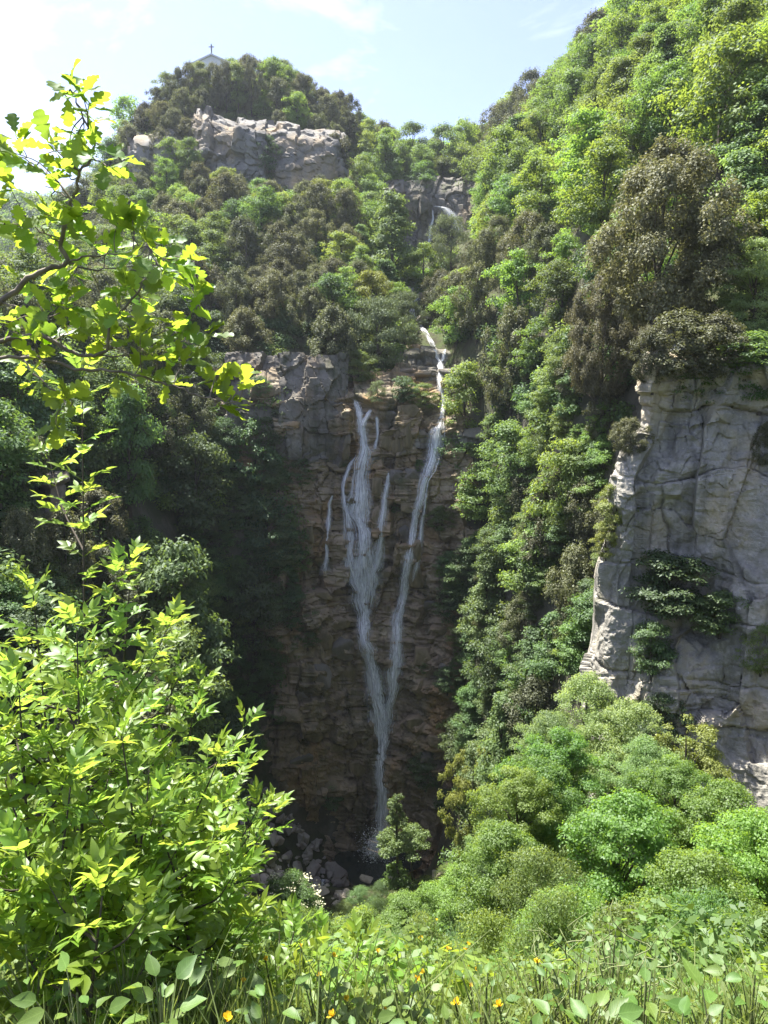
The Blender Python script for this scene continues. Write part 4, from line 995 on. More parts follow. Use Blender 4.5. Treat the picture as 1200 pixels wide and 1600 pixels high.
falls = thing('waterfall', 'white waterfall in two strands joining into one plunge down the brown rock wall', 'waterfall', tuple(P(595, 1352, 62)))
L0 = np.array(falls.location)
ALLB = [wall_bv, step_bv]
COURSES = [
 ('main_strand', [(556,624,8),(560,640,9),(564,662,10),(568,690,11),(571,706,14),(567,724,20),(564,750,20),(562,780,26),(563,805,26),(568,830,20),(567,850,22),(568,890,30),(570,925,32),(569,950,24),(567,972,18),(570,1000,16),(577,1020,18),(584,1050,19),(589,1085,24),(595,1115,32),(598,1140,34),(597,1160,22),(596,1190,17),(597,1230,18),(596,1270,20),(595,1310,20),(594,1350,26)], 520, 0.05, 0.30),
 ('lip_strand', [(578,640,6),(572,652,7),(568,668,8)], 24, 0.04, 0.3),
 ('middle_strand', [(608,736,4),(605,758,8),(602,780,9),(598,810,10),(594,845,12),(588,880,15),(581,905,17),(574,935,16)], 150, 0.032, 0.28),
 ('side_strand', [(520,772,3),(516,790,5),(513,812,6),(512,840,5),(510,870,6),(506,900,12)], 40, 0.03, 0.25),
 ('left_trickle', [(556,712,3),(545,735,6),(538,775,8),(546,830,16),(550,870,18),(556,905,18),(564,940,16)], 70, 0.03, 0.25),
 ('thin_drip', [(589,650,4),(590,680,5),(588,704,6)], 12, 0.025, 0.2),
 ('right_strand', [(690,640,5),(689,660,8),(684,674,15),(681,695,18),(677,712,18),(670,735,14),(662,757,11),(655,785,9),(648,815,10),(643,845,11),(637,880,12),(633,910,12),(630,935,10),(624,960,14),(621,990,16),(620,1020,18),(617,1055,20),(611,1090,20),(605,1120,18),(600,1145,14)], 360, 0.042, 0.32),
 ('right_drip', [(668,768,4),(663,800,5),(657,850,8),(650,890,6),(642,915,6)], 36, 0.025, 0.28),
 ('upper_right_strand', [(688,566,6),(687,585,6),(688,602,7),(690,618,7),(691,640,6),(690,664,5)], 70, 0.04, 0.3),
 ('ledge_fork', [(679,545,5),(682,556,6),(688,566,5),(688,585,5)], 40, 0.05, 0.15),
 ('ledge_fork', [(697,545,5),(694,555,6),(689,566,5)], 30, 0.05, 0.15)]
for i, (nm, pts, ns, tk, of) in enumerate(COURSES):
    (V, F), veils = water_course(pts, ALLB, 60 + i, max(5, ns // 6), tk * 0.28, of, back=72.0, taper=(nm != 'main_strand'))
    a = obj(nm, flow_mesh(nm, veils[0][0] - L0, veils[0][1], veils[0][2], VEIL[0], veils[0][3]), falls)
    for k in (1, 2): obj('veil', flow_mesh(nm + '_veil', veils[k][0] - L0, veils[k][1], veils[k][2], VEIL[k], veils[k][3]), a)
    obj('threads', mesh_np(nm + '_threads', V - L0, F, M['water'], True), a, kind='stuff')
# splash at the foot
r = np.random.default_rng(3)
n = 6500; b0 = P(594, 1338, 61.6)
pos = b0 + r.normal(size=(n, 3)) * [0.75, 0.5, 0.95] + [0, 0, 0.5]
D = rand_unit(n, r); N = rand_unit(n, r)
V, F = kites(pos, D, N, r.uniform(0.05, 0.16, n), r.uniform(0.04, 0.12, n))
obj('splash', mesh_np('splash', V - L0, F, M['water']), falls, kind='stuff')

uf_ = thing('waterfall', 'small upper waterfall arching over a dark cliff between wooded slopes', 'waterfall', tuple(P(715, 385, 128)))
L1 = np.array(uf_.location)
for i, (nm, pts, ns, tk, of) in enumerate([
  ('main_strand', [(678,322,4),(686,323,6),(694,326,9),(703,332,13),(711,342,15),(717,352,15),(722,362,14)], 240, 0.12, 0.6),
  ('thin_strand', [(676,326,2),(675,345,3),(672,362,4),(669,378,5),(667,394,5)], 60, 0.09, 0.5),
  ('lower_ledge_strand', [(681,338,3),(688,337,4),(694,340,4)], 20, 0.06, 0.5)]):
    (V, F), veils = water_course(pts, [upf_bv], 90 + i, max(8, ns // 4), tk * 0.5, of, back=128.0)
    a = obj(nm, flow_mesh(nm, veils[0][0] - L1, veils[0][1], veils[0][2], VEIL[0], veils[0][3]), uf_)
    for k in (1, 2): obj('veil', flow_mesh(nm + '_veil', veils[k][0] - L1, veils[k][1], veils[k][2], VEIL[k], veils[k][3]), a)
    obj('threads', mesh_np(nm + '_threads', V - L1, F, M['water'], True), a, kind='stuff')

# the stream between the two falls, lying on the land
def land_ribbon(name, pts, label, wob=0.2):
    pp = smooth_path(pts, 6); V = []
    for px, py, w_ in pp:
        h = ray_land(px, py, 50)
        if h is None: continue
        s = h[1] / FPX * w_ * 0.5
        V += [h + [-s, 0, 0.12], h + [0, -0.1, 0.25], h + [s, 0, 0.12]]
    m = len(V) // 3; V_ = np.array(V); cu = np.concatenate([[0], np.cumsum(np.linalg.norm(np.diff(V_[1::3], axis=0), axis=1))])
    U = np.stack([np.tile([-0.3, 0.0, 0.3], m), np.repeat(-cu, 3)], 1)
    F = np.array([f for i in range(m - 1) for f in ((3*i, 3*i+1, 3*i+4, 3*i+3), (3*i+1, 3*i+2, 3*i+5, 3*i+4))])
    obj(name, flow_mesh(name, V_, F, U, VEIL[0]), kind='structure', label=label)
land_ribbon('stream', [(666,432,6),(662,448,6),(660,462,7),(648,474,9),(643,488,10),(650,503,9),(664,520,9),(674,536,9),(680,548,8)], 'white stream stepping down between boulders above the falls')
M['pool'] = plain_mat('pool_water', (0.02, 0.028, 0.024), 0.06, (0.012, 0.016, 0.014), 1.5)
zc = P(590, 1358, 60.5)
th = np.linspace(0, 2*np.pi, 40, endpoint=False)
pr = 1 + 0.18*np.sin(3*th) + 0.1*np.sin(5*th+1)
V = np.vstack([[zc + [0, -0.5, 0.5]], np.stack([zc[0] + 3.4*pr*np.cos(th), zc[1] - 0.5 + 3.0*pr*np.sin(th), 0*th + zc[2] + 0.5], 1)])
F = np.array([(0, 1 + i, 1 + (i + 1) % 40) for i in range(40)])
obj('plunge_pool', mesh_np('plunge_pool', V, F, M['pool']), kind='structure', label='dark plunge pool at the foot of the falls')
land_ribbon('stream', [(500,1376,22),(495,1385,26),(488,1396,20)], 'short white rapid leaving the plunge pool between boulders')

# ------------------------------------------------------------------ rocks
def rock_mesh(name, seed, mat, n=17, box=(1, 0.9, 0.8)):
    q = np.random.default_rng(seed)
    p = q.uniform(-1, 1, (n, 3)); p = p / (np.abs(p) ** 4).sum(1, keepdims=True) ** 0.25 * q.uniform(0.8, 1, (n, 1)) * np.array(box) * 0.5
    bm = bmesh.new()
    for v in p: bm.verts.new(v)
    bmesh.ops.convex_hull(bm, input=bm.verts)
    for v in [v for v in bm.verts if not v.link_faces]: bm.verts.remove(v)
    bmesh.ops.dissolve_limit(bm, angle_limit=0.3, verts=bm.verts, edges=bm.edges)
    bmesh.ops.bevel(bm, geom=bm.edges[:], offset=0.025, segments=1, affect='EDGES')
    me = bpy.data.meshes.new(name); bm.to_mesh(me); bm.free(); me.materials.append(mat); return me
ROCKS = [rock_mesh(f'boulder_{i}', 300 + i, M['boulder'], 14 + i % 5, (1, 0.75 + 0.05 * (i % 4), 0.6 + 0.08 * (i % 4))) for i in range(9)]
def boulder(p, s, label, group=None):
    o = obj('boulder', random.choice(ROCKS), None, tuple(p)); o['label'] = label; o['category'] = 'boulder'
    if group: o['group'] = group
    o.scale = (s * random.uniform(0.85, 1.2), s * random.uniform(0.85, 1.15), s * random.uniform(0.75, 1.1))
    o.rotation_euler = (random.uniform(-0.4, 0.4), random.uniform(-0.4, 0.4), random.uniform(0, 6.28)); return o
for px, py, w_, lab in [
  (368+60,1318,30,'large angular grey boulder in the middle of the talus'),(450,1300,24,'blocky pale boulder high on the talus'),(418,1345,34,'grey slab boulder low on the talus'),(425,1262,24,'pale boulder at the top of the talus'),
  (447,1340,26,'rounded tan boulder below the blocky pale one'),(475,1312,20,'pale tan boulder at the right rim of the talus'),(478,1335,26,'flat pale boulder at the right rim of the talus'),(484,1365,40,'large pale boulder beside the small rapid'),
  (525,1362,42,'large grey boulder right of the small rapid'),(514,1350,16,'small white boulder leaning on the large grey one'),(503,1342,12,'small pale boulder by the dark pool'),(435,1378,34,'tilted boulder at the bottom of the talus'),
  (412,1382,30,'shaded boulder at the lower left of the talus'),(500,1398,30,'boulder in the rapid below the pool'),(690,1372,34,'reddish-brown boulder right of the plunge pool'),(668,1345,24,'dark boulder at the right rim of the pool'),(705,1358,28,'tan boulder among shrubs right of the pool'),
  (642,460,30,'dark boulder left of the upper stream'),(655,467,22,'grey boulder in the upper stream'),(662,512,34,'large pale boulder in the stream above the falls'),(668,500,14,'small tan boulder in the stream above the falls'),(650,520,16,'tan boulder at the left bank above the ledges'),
  (548,1368,26,'rounded boulder at the left rim of the pool'),(560,1374,22,'small dark boulder in front of the pool'),(572,1380,26,'wet boulder just before the splash'),(540,1352,18,'half sunk stone in the pool'),(612,1376,20,'stone right before the splash'),(532,1384,28,'tan boulder below the large grey one'),(630,1360,22,'boulder behind the ivy-clad trunk'),
  (560,560,1,'')]:
    if not lab: continue
    h = ray_land(px, py, 30)
    if h is None: continue
    s = w_ * h[1] / FPX * 1.15
    boulder(h + [0, 0.1, 0.12 * s], s, lab)
r = np.random.default_rng(77); nb = 0
while nb < 230:
    px, py = r.uniform(375, 560), r.uniform(1195, 1415)
    if py < 1215 + 0.9 * (px - 380) * (1 if px > 380 else 0) - 10: continue
    h = ray_land(px, py, 30)
    if h is None: continue
    s = r.choice([7, 9, 12, 16, 20]) * h[1] / FPX * 1.15; nb += 1
    boulder(h + [0, 0, 0.1 * s], s, 'small grey-brown stone in the heap of talus left of the pool', 'stones of the talus heap')
# loose blocks that stand out of the wall, each a piece of it
BL = [rock_mesh(f'rock_block_{i}', 400 + i, M[('pale_rock', 'wall_rock', 'wall_rock')[i % 3]], 20, (1, 0.8, 1)) for i in range(9)]
for px, py, w_, h_ in [(535,658,18,30),(537,698,20,32),(608,652,26,22),(603,690,22,40),(622,690,18,44),(636,680,16,44),(655,692,22,30),(640,642,36,22),(668,640,30,22),(590,718,20,20),(646,742,36,20),(620,745,30,22),(640,790,32,22),
   (628,840,26,44),(480,835,26,30),(500,850,24,40),(476,880,24,26),(500,930,44,16),(520,975,52,22),(500,1000,40,40),(535,1015,36,44),(545,1050,44,66),(500,1060,36,48),(455,1120,40,26),(485,1150,40,24),(520,1170,40,24),(545,1160,26,22),(470,1090,34,26),
   (650,900,24,40),(668,950,36,26),(690,985,40,24),(660,1030,32,40),(700,1050,34,28),(650,1130,34,24),(690,1160,44,22),(672,1185,40,22),(560,1200,30,30),(515,1230,40,30),(470,1190,40,26),(440,1230,30,26),(590,760,18,30),(588,810,16,40),(650,860,18,36),(606,960,18,36),(545,940,20,20)]:
    h, nn = ray_bvh(wall_bv, px, py)
    if h is None: continue
    k = h[1] / FPX
    o = obj('rock_block', random.choice(BL), wall, tuple(h + [0, 0.15 * w_ * k, 0])); o.scale = (w_ * k * 1.15, w_ * k * 0.9, h_ * k * 1.1); o.rotation_euler = (random.uniform(-0.1, 0.1), random.uniform(-0.1, 0.1), random.uniform(-0.35, 0.35))
# ------------------------------------------------------------------ near slope: shrubs below the viewpoint
_tl = np.array([(0,1260),(330,1330),(385,1395),(470,1388),(520,1392),(545,1362),(590,1360),(600,1372),(640,1372),(690,1350),(760,1300),(850,1180),(950,1100),(1100,1200),(1200,1260)], float)
def top_limit(px): return np.interp(px, _tl[:, 0], _tl[:, 1])
r = np.random.default_rng(21)
proto('fine_bright', 2, 4.0, 3.6, 'dome', M['bright'], M['bark'], 110, 0.42, 16000, 0.11, flat=0.7, up=0.6, droop=0.3, aspect=0.45)
proto('fine_cool', 2, 4.0, 3.6, 'dome', M['cool'], M['bark'], 110, 0.42, 16000, 0.10, flat=0.7, up=0.6, droop=0.3, aspect=0.5)
for k in ('fine_bright', 'fine_cool'): PH[k] = (4, 3.6); KNAME[k] = 'shrub'
shr = []; lim = {}
XY = np.concatenate([np.stack([r.uniform(-16, 18, 9000), r.uniform(24, 59, 9000)], 1), np.stack([r.uniform(-8, 12, 4000), r.uniform(6.5, 24, 4000)], 1)]); ZZ = Hf(XY[:, 0], XY[:, 1])
VIS = visible_all(np.stack([XY[:, 0], XY[:, 1], ZZ + 2.0], 1))
SLK = {'fine_near': 'fine-leaved green shrub', 'fine_bright': 'light green shrub', 'fine_cool': 'grey-green shrub'}
cells = {}
for (x, y), z, vi in zip(XY, ZZ, VIS):
    if not vi: continue
    h = (0.8 + 0.04 * y) * r.uniform(0.7, 1.5); wd = h * r.uniform(0.9, 1.3)
    p = np.array([x, y, z])
    if any((x - a) ** 2 + (y - b) ** 2 < (0.42 * wd + 0.2 * c_) ** 2 for a, b, c_ in shr): continue
    px, py = project(p + [0, 0, h]); 
    if not (60 < px < 1240 and py < 1640) or py < top_limit(px) + 4: continue
    if any((x - a) ** 2 + (y - b) ** 2 < (0.25 * c_) ** 2 for a, b, c_ in planted): continue
    k = r.choice(['fine_near', 'fine_bright', 'fine_cool'], p=[.35, .5, .15])
    t_ = plant(k, p - [0, 0, 0.12], h, wd, SLK[k], None, name='shrub', cat='shrub')
    zone = 'below the talus' if px < 520 and y > 25 else ('in front of the plunge pool' if px < 760 and y > 25 else ('under the large maple' if px > 760 else ('on the near slope beside the ash saplings' if px < 480 else 'on the near slope above the flowers')))
    cells.setdefault((k, zone), []).append((px, t_)); t_['group'] = SLK[k] + 's ' + zone
    shr.append((x, y, wd))
    if len(shr) > 295: break
for (k, zone), mem in cells.items():
    mem.sort(key=lambda a: a[0]); n_ = len(mem)
    for i, (px, t_) in enumerate(mem):
        j = n_ - 1 - i
        o_ = 'lone ' if n_ == 1 else ('leftmost ' if i == 0 else 'rightmost ' if j == 0 else (ORD[i] + '-from-left ' if i <= j else ORD[j] + '-from-right '))
        t_['label'] = o_ + SLK[k] + ' ' + zone
print('SHRUBS', len(shr))

for i, (px, top, Y, wpx, k, lab) in enumerate([(760,1425,8.0,150,'fine_bright','light shrub at the left foot of the maples'),(860,1400,7.5,190,'fine_near','rounded fine-leaved shrub below the large maple'),(985,1425,7.0,220,'fine_bright','broad light shrub behind the vetch mound'),(1110,1400,7.2,220,'fine_near','dense shrub at the right above the glossy-leaved herb'),
    (1195,1430,6.5,200,'fine_bright','light shrub cut by the right edge of the picture'),(660,1440,8.5,140,'fine_near','low fine-leaved shrub behind the broom bush'),(560,1430,9.0,140,'fine_bright','light shrub left behind the broom bush'),(480,1425,8.0,130,'fine_near','fine-leaved shrub right of the ash thicket'),(405,1410,7.0,130,'fine_bright','light shrub half behind the ash thicket')]):
    x = P(px, top, Y)[0]; z = float(Hf(x, Y)); h = P(px, top, Y)[2] - z
    if h > 0.4: plant(k, (x, Y, z - 0.05), h, wpx * Y / FPX, lab, name='shrub', cat='shrub')
near = []
XY = np.stack([r.uniform(-7, 9, 1400), r.uniform(5.0, 24, 1400)], 1); ZZ = Hf(XY[:, 0], XY[:, 1])
for (x, y), z in zip(XY, ZZ):
    px, py = project(np.array([x, y, z + 1.0]))
    if 0 < px < 1220 and py > top_limit(px) + 10: near.append(np.array([x, y, z]))
brush = [np.array([x, y, float(Hf(x, y))]) for x, y in zip(r.uniform(-3.2, 4.2, 420), r.uniform(2.6, 7.5, 420)) if abs(x) < 0.6 * y]
scatter_nodes('undergrowth', brush, bush_mesh('brush_bush', 17, M['lime'], 420, 0.5, 0.06, 0.5, 1.1), 0.5, 1.15, 'tangled yellow-green brush at the viewer\'s feet')
scatter_nodes('undergrowth', near, bush_mesh('near_bush', 13, M['bright'], 2200, 1.0, 0.085), 0.5, 1.3, 'low bright bushes covering the slope below the viewpoint')

# ivy-clad tree in front of the plunge
p = ray_land(622, 1425, 20)
def crown_cloud(name, cen, rad, n, leaf, mat, seed, k=26, flat=0.6):
    q = np.random.default_rng(seed); cen = np.array(cen, float); rad = np.array(rad, float)
    c = cen + rand_unit(k, q) * (q.uniform(0.2, 1, k) ** 0.5)[:, None] * rad
    ci = q.integers(0, k, n); d = rand_unit(n, q); pos = c[ci] + d * (q.uniform(0.2, 1, n) ** 0.5)[:, None] * rad * 0.33 * [1, 1, flat]
    N = norm(d + [0, 0, 0.7] + 0.5 * q.normal(size=(n, 3))); D = norm(np.cross(N, rand_unit(n, q)))
    V, F = kites(pos, D, N, leaf * q.uniform(0.6, 1.4, n), leaf * 0.6 * q.uniform(0.8, 1.2, n)); return mesh_np(name, V, F, mat)
if p is not None:
    Y = p[1]; s = Y / FPX
    t = thing('ivy_clad_tree', 'slender tree with an ivy-clad top and flat crown in front of the plunge', 'tree', tuple(p)); t0 = np.array(p)
    def W(px, py, dy=0): return P(px, py, Y + dy) - t0
    tr = [tube(smooth_path([W(624, 1440), W(623, 1390), W(620, 1320), W(620, 1250)], 4), np.linspace(0.17, 0.07, 13), 7),
          tube(smooth_path([W(648, 1435), W(645, 1380), W(640, 1330)], 4), np.linspace(0.12, 0.05, 9), 6)]
    V, F = join(tr); obj('trunk', mesh_np('ivy_trunk', V, F, M['bark'], True), t)
    obj('ivy', crown_cloud('ivy', W(621, 1268), (17*s, 16*s, 30*s), 3600, 0.13, M['green'], 5), t)
    obj('crown', crown_cloud('ivy_tree_crown', W(628, 1316), (42*s, 38*s, 26*s), 7000, 0.16, M['cool'], 6), t)
    obj('crown', crown_cloud('ivy_tree_lower_crown', W(628, 1368), (30*s, 26*s, 26*s), 3000, 0.16, M['green'], 7), t)
    tw = []
    for a in [[(618,1300),(604,1290),(596,1278)],[(620,1270),(614,1245),(610,1225)],[(622,1262),(628,1235),(630,1205)],[(612,1325),(590,1318),(577,1312)],[(612,1330),(592,1332),(574,1326)],[(610,1322),(596,1305),(586,1298)],[(620,1290),(612,1268),(601,1262)]]:
        q = smooth_path([W(*b) for b in a], 3); tw.append(tube(q, np.linspace(0.035, 0.012, len(q)), 4))
    V, F = join(tw); obj('bare_branches', mesh_np('bare_branches', V, F, M['bark_pale'], True), t)
# shrub in cream flower below the talus
p = ray_land(455, 1450, 20)
if p is not None:
    s = p[1] / FPX
    t = plant('fine_bright', p, P(455, 1372, p[1])[2] - p[2], 110 * s, 'green shrub covered in small cream flower heads below the talus', name='flowering_shrub', cat='shrub')
    M['cream'] = plain_mat('cream_petals', (0.62, 0.60, 0.42), 0.8, (0.5, 0.5, 0.3))
    q = np.random.default_rng(4); pts = []
    for i in range(34):
        a = q.uniform(0, 6.28); hz = q.uniform(0.35, 1.0); c = np.array([1.75*math.cos(a)*math.sqrt(1.05-hz*hz*0.8), 1.75*math.sin(a)*math.sqrt(1.05-hz*hz*0.8), 4.0*hz])
        pts.append(c + q.normal(size=(26, 3)) * [0.15, 0.15, 0.05])
    pts = np.concatenate(pts); n = len(pts)
    V, F = kites(pts, rand_unit(n, q), norm(q.normal(size=(n, 3)) * 0.4 + [0, 0, 1]), np.full(n, 0.10), np.full(n, 0.09))
    obj('blossoms', mesh_np('blossoms', V, F, M['cream']), t, kind='stuff')
# plants rooted in the grey buttress
for px, py, wpx, hpx, k, lab in [(1040,975,140,100,'dark','dark green ivy-like bush hanging on the middle of the grey buttress'),(1125,1000,90,70,'dark','small dark bush right of the hanging bush on the buttress'),
     (960,838,70,70,'yellow','yellow-green plant rooted on the left edge of the buttress'),(948,880,50,60,'yellow','light young tree sprouting beside the left edge of the buttress'),(1192,1065,60,80,'green','green bush on the buttress at the right edge'),(1195,735,46,60,'holm','brown-green bush high on the buttress at the right edge'),
     (1040,1180,70,90,'dark','dark bush in the cleft at the foot of the buttress'),(1020,1060,80,80,'dark','sparse dark creeper below the hanging bush'),(1165,590,120,60,'green','leafy shrub overhanging the top of the buttress'),(1065,600,130,90,'holm','low holm oak scrub along the top rim of the buttress'),(1120,605,120,90,'holm','wide holm oak scrub in the middle of the top rim'),(1020,610,70,80,'holm','small holm oak scrub at the left end of the top rim'),(1095,640,80,60,'green','small green bush hanging just below the top rim'),(1190,640,90,100,'green','green bush at the right end of the top rim'), (985,715,60,50,'holm','tuft of holm oak scrub on the step of the buttress')]:
    h, nn = ray_bvh(bt_bv, px, py)
    if h is None: continue
    s = h[1] / FPX
    plant(k, h + np.array([0, 0.15, 0]), hpx * s * 1.15, wpx * s, lab, name='cliff_shrub', cat='shrub')
# plants rooted in the wall of the falls
WN = {}
def WPOS(px, py):
    a = 'left of' if px < 550 else ('between' if px < 680 else 'right of')
    b = 'near the top' if py < 660 else ('at mid height' if py < 900 else ('below the fork' if py < 1100 else 'near the pool'))
    return a + ' the strands ' + b
q = np.random.default_rng(15)
for i, (px, py, wpx, k) in enumerate([(430,700,60,'dark'),(470,760,44,'dark'),(455,980,60,'dark'),(430,1060,70,'dark'),(480,1010,40,'dark'),(440,1130,60,'dark'),(660,640,40,'green'),(630,632,44,'dark'),(590,628,34,'willow'),(655,735,20,'green'),(620,800,22,'dark'),(650,800,24,'dark'),(665,1230,60,'dark'),(700,1280,50,'dark'),(480,600,40,'dark'),(405,620,34,'dark'),(520,1260,50,'dark'),(540,730,20,'dark'),(690,830,40,'green'),(715,930,44,'dark'),(700,1080,40,'dark'),(720,1010,40,'green'),(500,560,60,'dark'),(400,565,50,'holm'),(560,600,50,'green'),(445,870,40,'dark'),(660,1050,20,'dark'),(510,720,24,'dark')]):
    h, nn = ray_bvh(wall_bv, px, py)
    if h is None: continue
    s = h[1] / FPX
    wn_ = WN.setdefault((k, WPOS(px, py)), []); wn_.append(1)
    plant(k, h + np.array([0, 0.2, -0.3]), wpx * s * 1.1, wpx * s, ('', 'second ', 'third ', 'fourth ', 'fifth ', 'sixth ')[len(wn_) - 1] + LOOK[k].replace('tree', 'bush') + ' clinging to the falls wall ' + WPOS(px, py), LOOK[k] + ' bushes clinging to the falls wall ' + WPOS(px, py), name='wall_shrub', cat='shrub')

# ------------------------------------------------------------------ chapel on the hilltop
M['plaster'] = plain_mat('plaster', (0.72, 0.72, 0.72), 0.9, (0.62, 0.63, 0.64), 0.8)
M['metal'] = plain_mat('cross_metal', (0.25, 0.25, 0.26), 0.5)
def box(c, s):
    c = np.array(c, float); s = np.array(s, float) / 2
    V = np.array([c + s * [a, b, d] for d in (-1, 1) for b in (-1, 1) for a in (-1, 1)])
    return V, np.array([(0,2,3,1),(4,5,7,6),(0,1,5,4),(2,6,7,3),(0,4,6,2),(1,3,7,5)])
def gable(c, wx, dy, hw, hr, over=0.25):
    """gabled prism: walls to hw, ridge hr above, along y"""
    x, y, z = c
    V = np.array([(x+sx*wx/2, y+sy*dy/2, z+hz) for sy in (-1, 1) for sx, hz in ((-1, 0), (1, 0), (1, hw), (-1, hw), (0, hw + hr))], float)
    quad = np.array([(0,1,2,3),(5,8,7,6),(0,5,6,1),(1,6,7,2),(0,3,8,5)]); tri = np.array([(3,2,4,4),(8,9,7,7)])
    o = over; sl = hr / (wx / 2); rv = []
    for sy in (-1, 1):
        for sx in (-1, 1): rv += [(x+sx*(wx/2+o), y+sy*(dy/2+o), z+hw-sl*o+0.03), (x+sx*(wx/2+o), y+sy*(dy/2+o), z+hw-sl*o+0.28)]
        rv += [(x, y+sy*(dy/2+o), z+hw+hr+0.03), (x, y+sy*(dy/2+o), z+hw+hr+0.30)]
    rf = [(1,5,11,7),(3,9,11,5),(0,6,10,4),(2,4,10,8),(0,1,7,6),(2,8,9,3),(0,4,5,1),(2,3,5,4),(6,7,11,10),(8,10,11,9)]
    return V, quad, tri, np.array(rv), np.array(rf)
Yc = 139.0; Yf = 134.5; ch0 = P(335, 100, Yc); ch0 = np.array([ch0[0], Yc, min(float(Hf(ch0[0], Yc)), P(335, 130, Yc)[2])])
ch = thing('chapel', 'white gabled chapel with a cross showing above the hilltop trees', 'chapel', tuple(ch0))
eave = P(335, 104, Yf)[2] - ch0[2]; ridge = P(335, 87, Yf)[2] - ch0[2]
wx = 66 * Yc / FPX
V, q4, t3, rv, rf = gable((0.5, 0, -0.5), wx, 9, eave + 0.5, ridge - eave)
me = bpy.data.meshes.new('chapel_wall'); me.from_pydata([tuple(v) for v in V], [], [tuple(f) for f in q4] + [tuple(f[:3]) for f in t3]); me.materials.append(M['plaster'])
obj('wall', me, ch); obj('roof', mesh_np('chapel_roof', rv, rf, M['plaster']), ch)
V, F = join([box((0.5, -4.3, ridge + 0.9), (0.2, 0.2, 1.9)), box((0.5, -4.3, ridge + 1.45), (0.95, 0.12, 0.14))])
obj('cross', mesh_np('cross', V, F, M['metal']), ch)
V, F = join([box((-6.0, 1, eave * 0.5 - 0.9), (4.4, 6, eave - 0.2))]); obj('annex', mesh_np('annex', V, F, M['plaster']), ch)
for dx in (-1.8, 1.8):
    obj('window', mesh_np('chapel_window', *box((0.5 + dx, -4.5, eave * 0.6), (0.8, 0.06, 1.3)), M['pool']), ch)

# ------------------------------------------------------------------ leaves near enough to pick apart
def leaf_blade(outline, bend, fold, n_name, mat, twist=0.0):
    """blade along +X from 0 to 1; outline rows (x, half width); folded along the midrib, bent down to the tip"""
    V = []; F = []
    for x, w_ in outline:
        z = -bend * x * x; tw = twist * x
        for sgn in (-1, 0, 1):
            yy = sgn * w_; V.append((x, yy, z + fold * abs(yy) + tw * yy))
    m = len(outline)
    for i in range(m - 1):
        a = 3 * i; F += [(a, a+3, a+4, a+1), (a+1, a+4, a+5, a+2)]
    return np.array(V), np.array(F)
LANCE = [(0, 0.01), (0.18, 0.13), (0.42, 0.19), (0.7, 0.12), (0.88, 0.05), (1, 0.004)]
OVATE = [(0, 0.02), (0.12, 0.20), (0.35, 0.30), (0.62, 0.24), (0.85, 0.10), (1, 0.004)]
OAK = [(0, 0.015), (0.10, 0.03), (0.20, 0.12), (0.28, 0.17), (0.33, 0.10), (0.42, 0.22), (0.50, 0.28), (0.56, 0.16), (0.64, 0.28), (0.74, 0.31), (0.79, 0.18), (0.88, 0.20), (0.96, 0.14), (1.0, 0.03)]
M['ash_leaf'] = leaf_mat('leaf_ash', (0.12, 0.20, 0.02), (0.18, 0.28, 0.035), (0.42, 0.58, 0.07), 0.55, 0.025, 0.45, 0.10, 0.018)
M['oak_leaf'] = leaf_mat('leaf_oak', (0.09, 0.17, 0.015), (0.13, 0.225, 0.024), (0.42, 0.60, 0.05), 0.6, 0.025, 0.45, 0.12, 0.018, vein=True)
M['herb_leaf'] = leaf_mat('leaf_herb', (0.075, 0.135, 0.022), (0.12, 0.195, 0.04), (0.27, 0.38, 0.05), 0.45, 0.02, 0.5, 0.10, 0.02, vein=True)
M['stem'] = plain_mat('green_stem', (0.14, 0.19, 0.06), 0.7, (0.12, 0.12, 0.05), 20)

def compound_leaf(name, seed):
    q = np.random.default_rng(seed); parts = []
    bend = q.uniform(0.10, 0.35)
    rp_ = lambda t: np.array([t, 0.03 * math.sin(3 * t + seed), -bend * t * t])
    parts.append(tube([rp_(t) for t in np.linspace(0, 0.8, 4)], [0.012, 0.01, 0.008, 0.006], 3))
    lf = [(0.30, 1), (0.30, -1), (0.52, 1), (0.52, -1), (0.72, 1), (0.72, -1), (0.78, 0)]
    for t, sgn in lf:
        L = q.uniform(0.36, 0.46) * (0.85 if t < 0.4 else 1.05) * (1.15 if sgn == 0 else 1)
        V, F = leaf_blade(LANCE, q.uniform(0.05, 0.35), q.uniform(0.1, 0.5), '', None, q.uniform(-0.3, 0.3)); V = V * L
        V[:, 1] *= 1.15
        ang = sgn * q.uniform(0.65, 1.0); tilt = q.uniform(-0.35, 0.25)
        Mx = Matrix.Translation(Vector(rp_(t))) @ Matrix.Rotation(ang, 4, 'Z') @ Matrix.Rotation(tilt, 4, 'Y') @ Matrix.Rotation(q.uniform(-0.4, 0.4), 4, 'X')
        parts.append((np.array([tuple(Mx @ Vector(v)) for v in V]), F))
    V, F = join(parts); return mesh_np(name, V, F, M['ash_leaf'], True)
ASH = [compound_leaf(f'compound_leaf_{i}', 700 + i) for i in range(7)]
def single(name, outline, mat, seed):
    q = np.random.default_rng(seed); V, F = leaf_blade(outline, q.uniform(-0.1, 0.4), q.uniform(0.0, 0.45), '', None, q.uniform(-0.3, 0.3))
    V[:, 1] += 0.04 * np.sin(V[:, 0] * 3 + seed); V[:, 2] += 0.03 * np.sin(V[:, 0] * 9 + V[:, 1] * 12 + seed)
    return mesh_np(name, V, F, mat, True)
OAKL = [single(f'oak_leaf_{i}', OAK, M['oak_leaf'], 720 + i) for i in range(7)]
HERBL = [single(f'herb_leaf_{i}', OVATE, M['herb_leaf'], 740 + i) for i in range(5)]

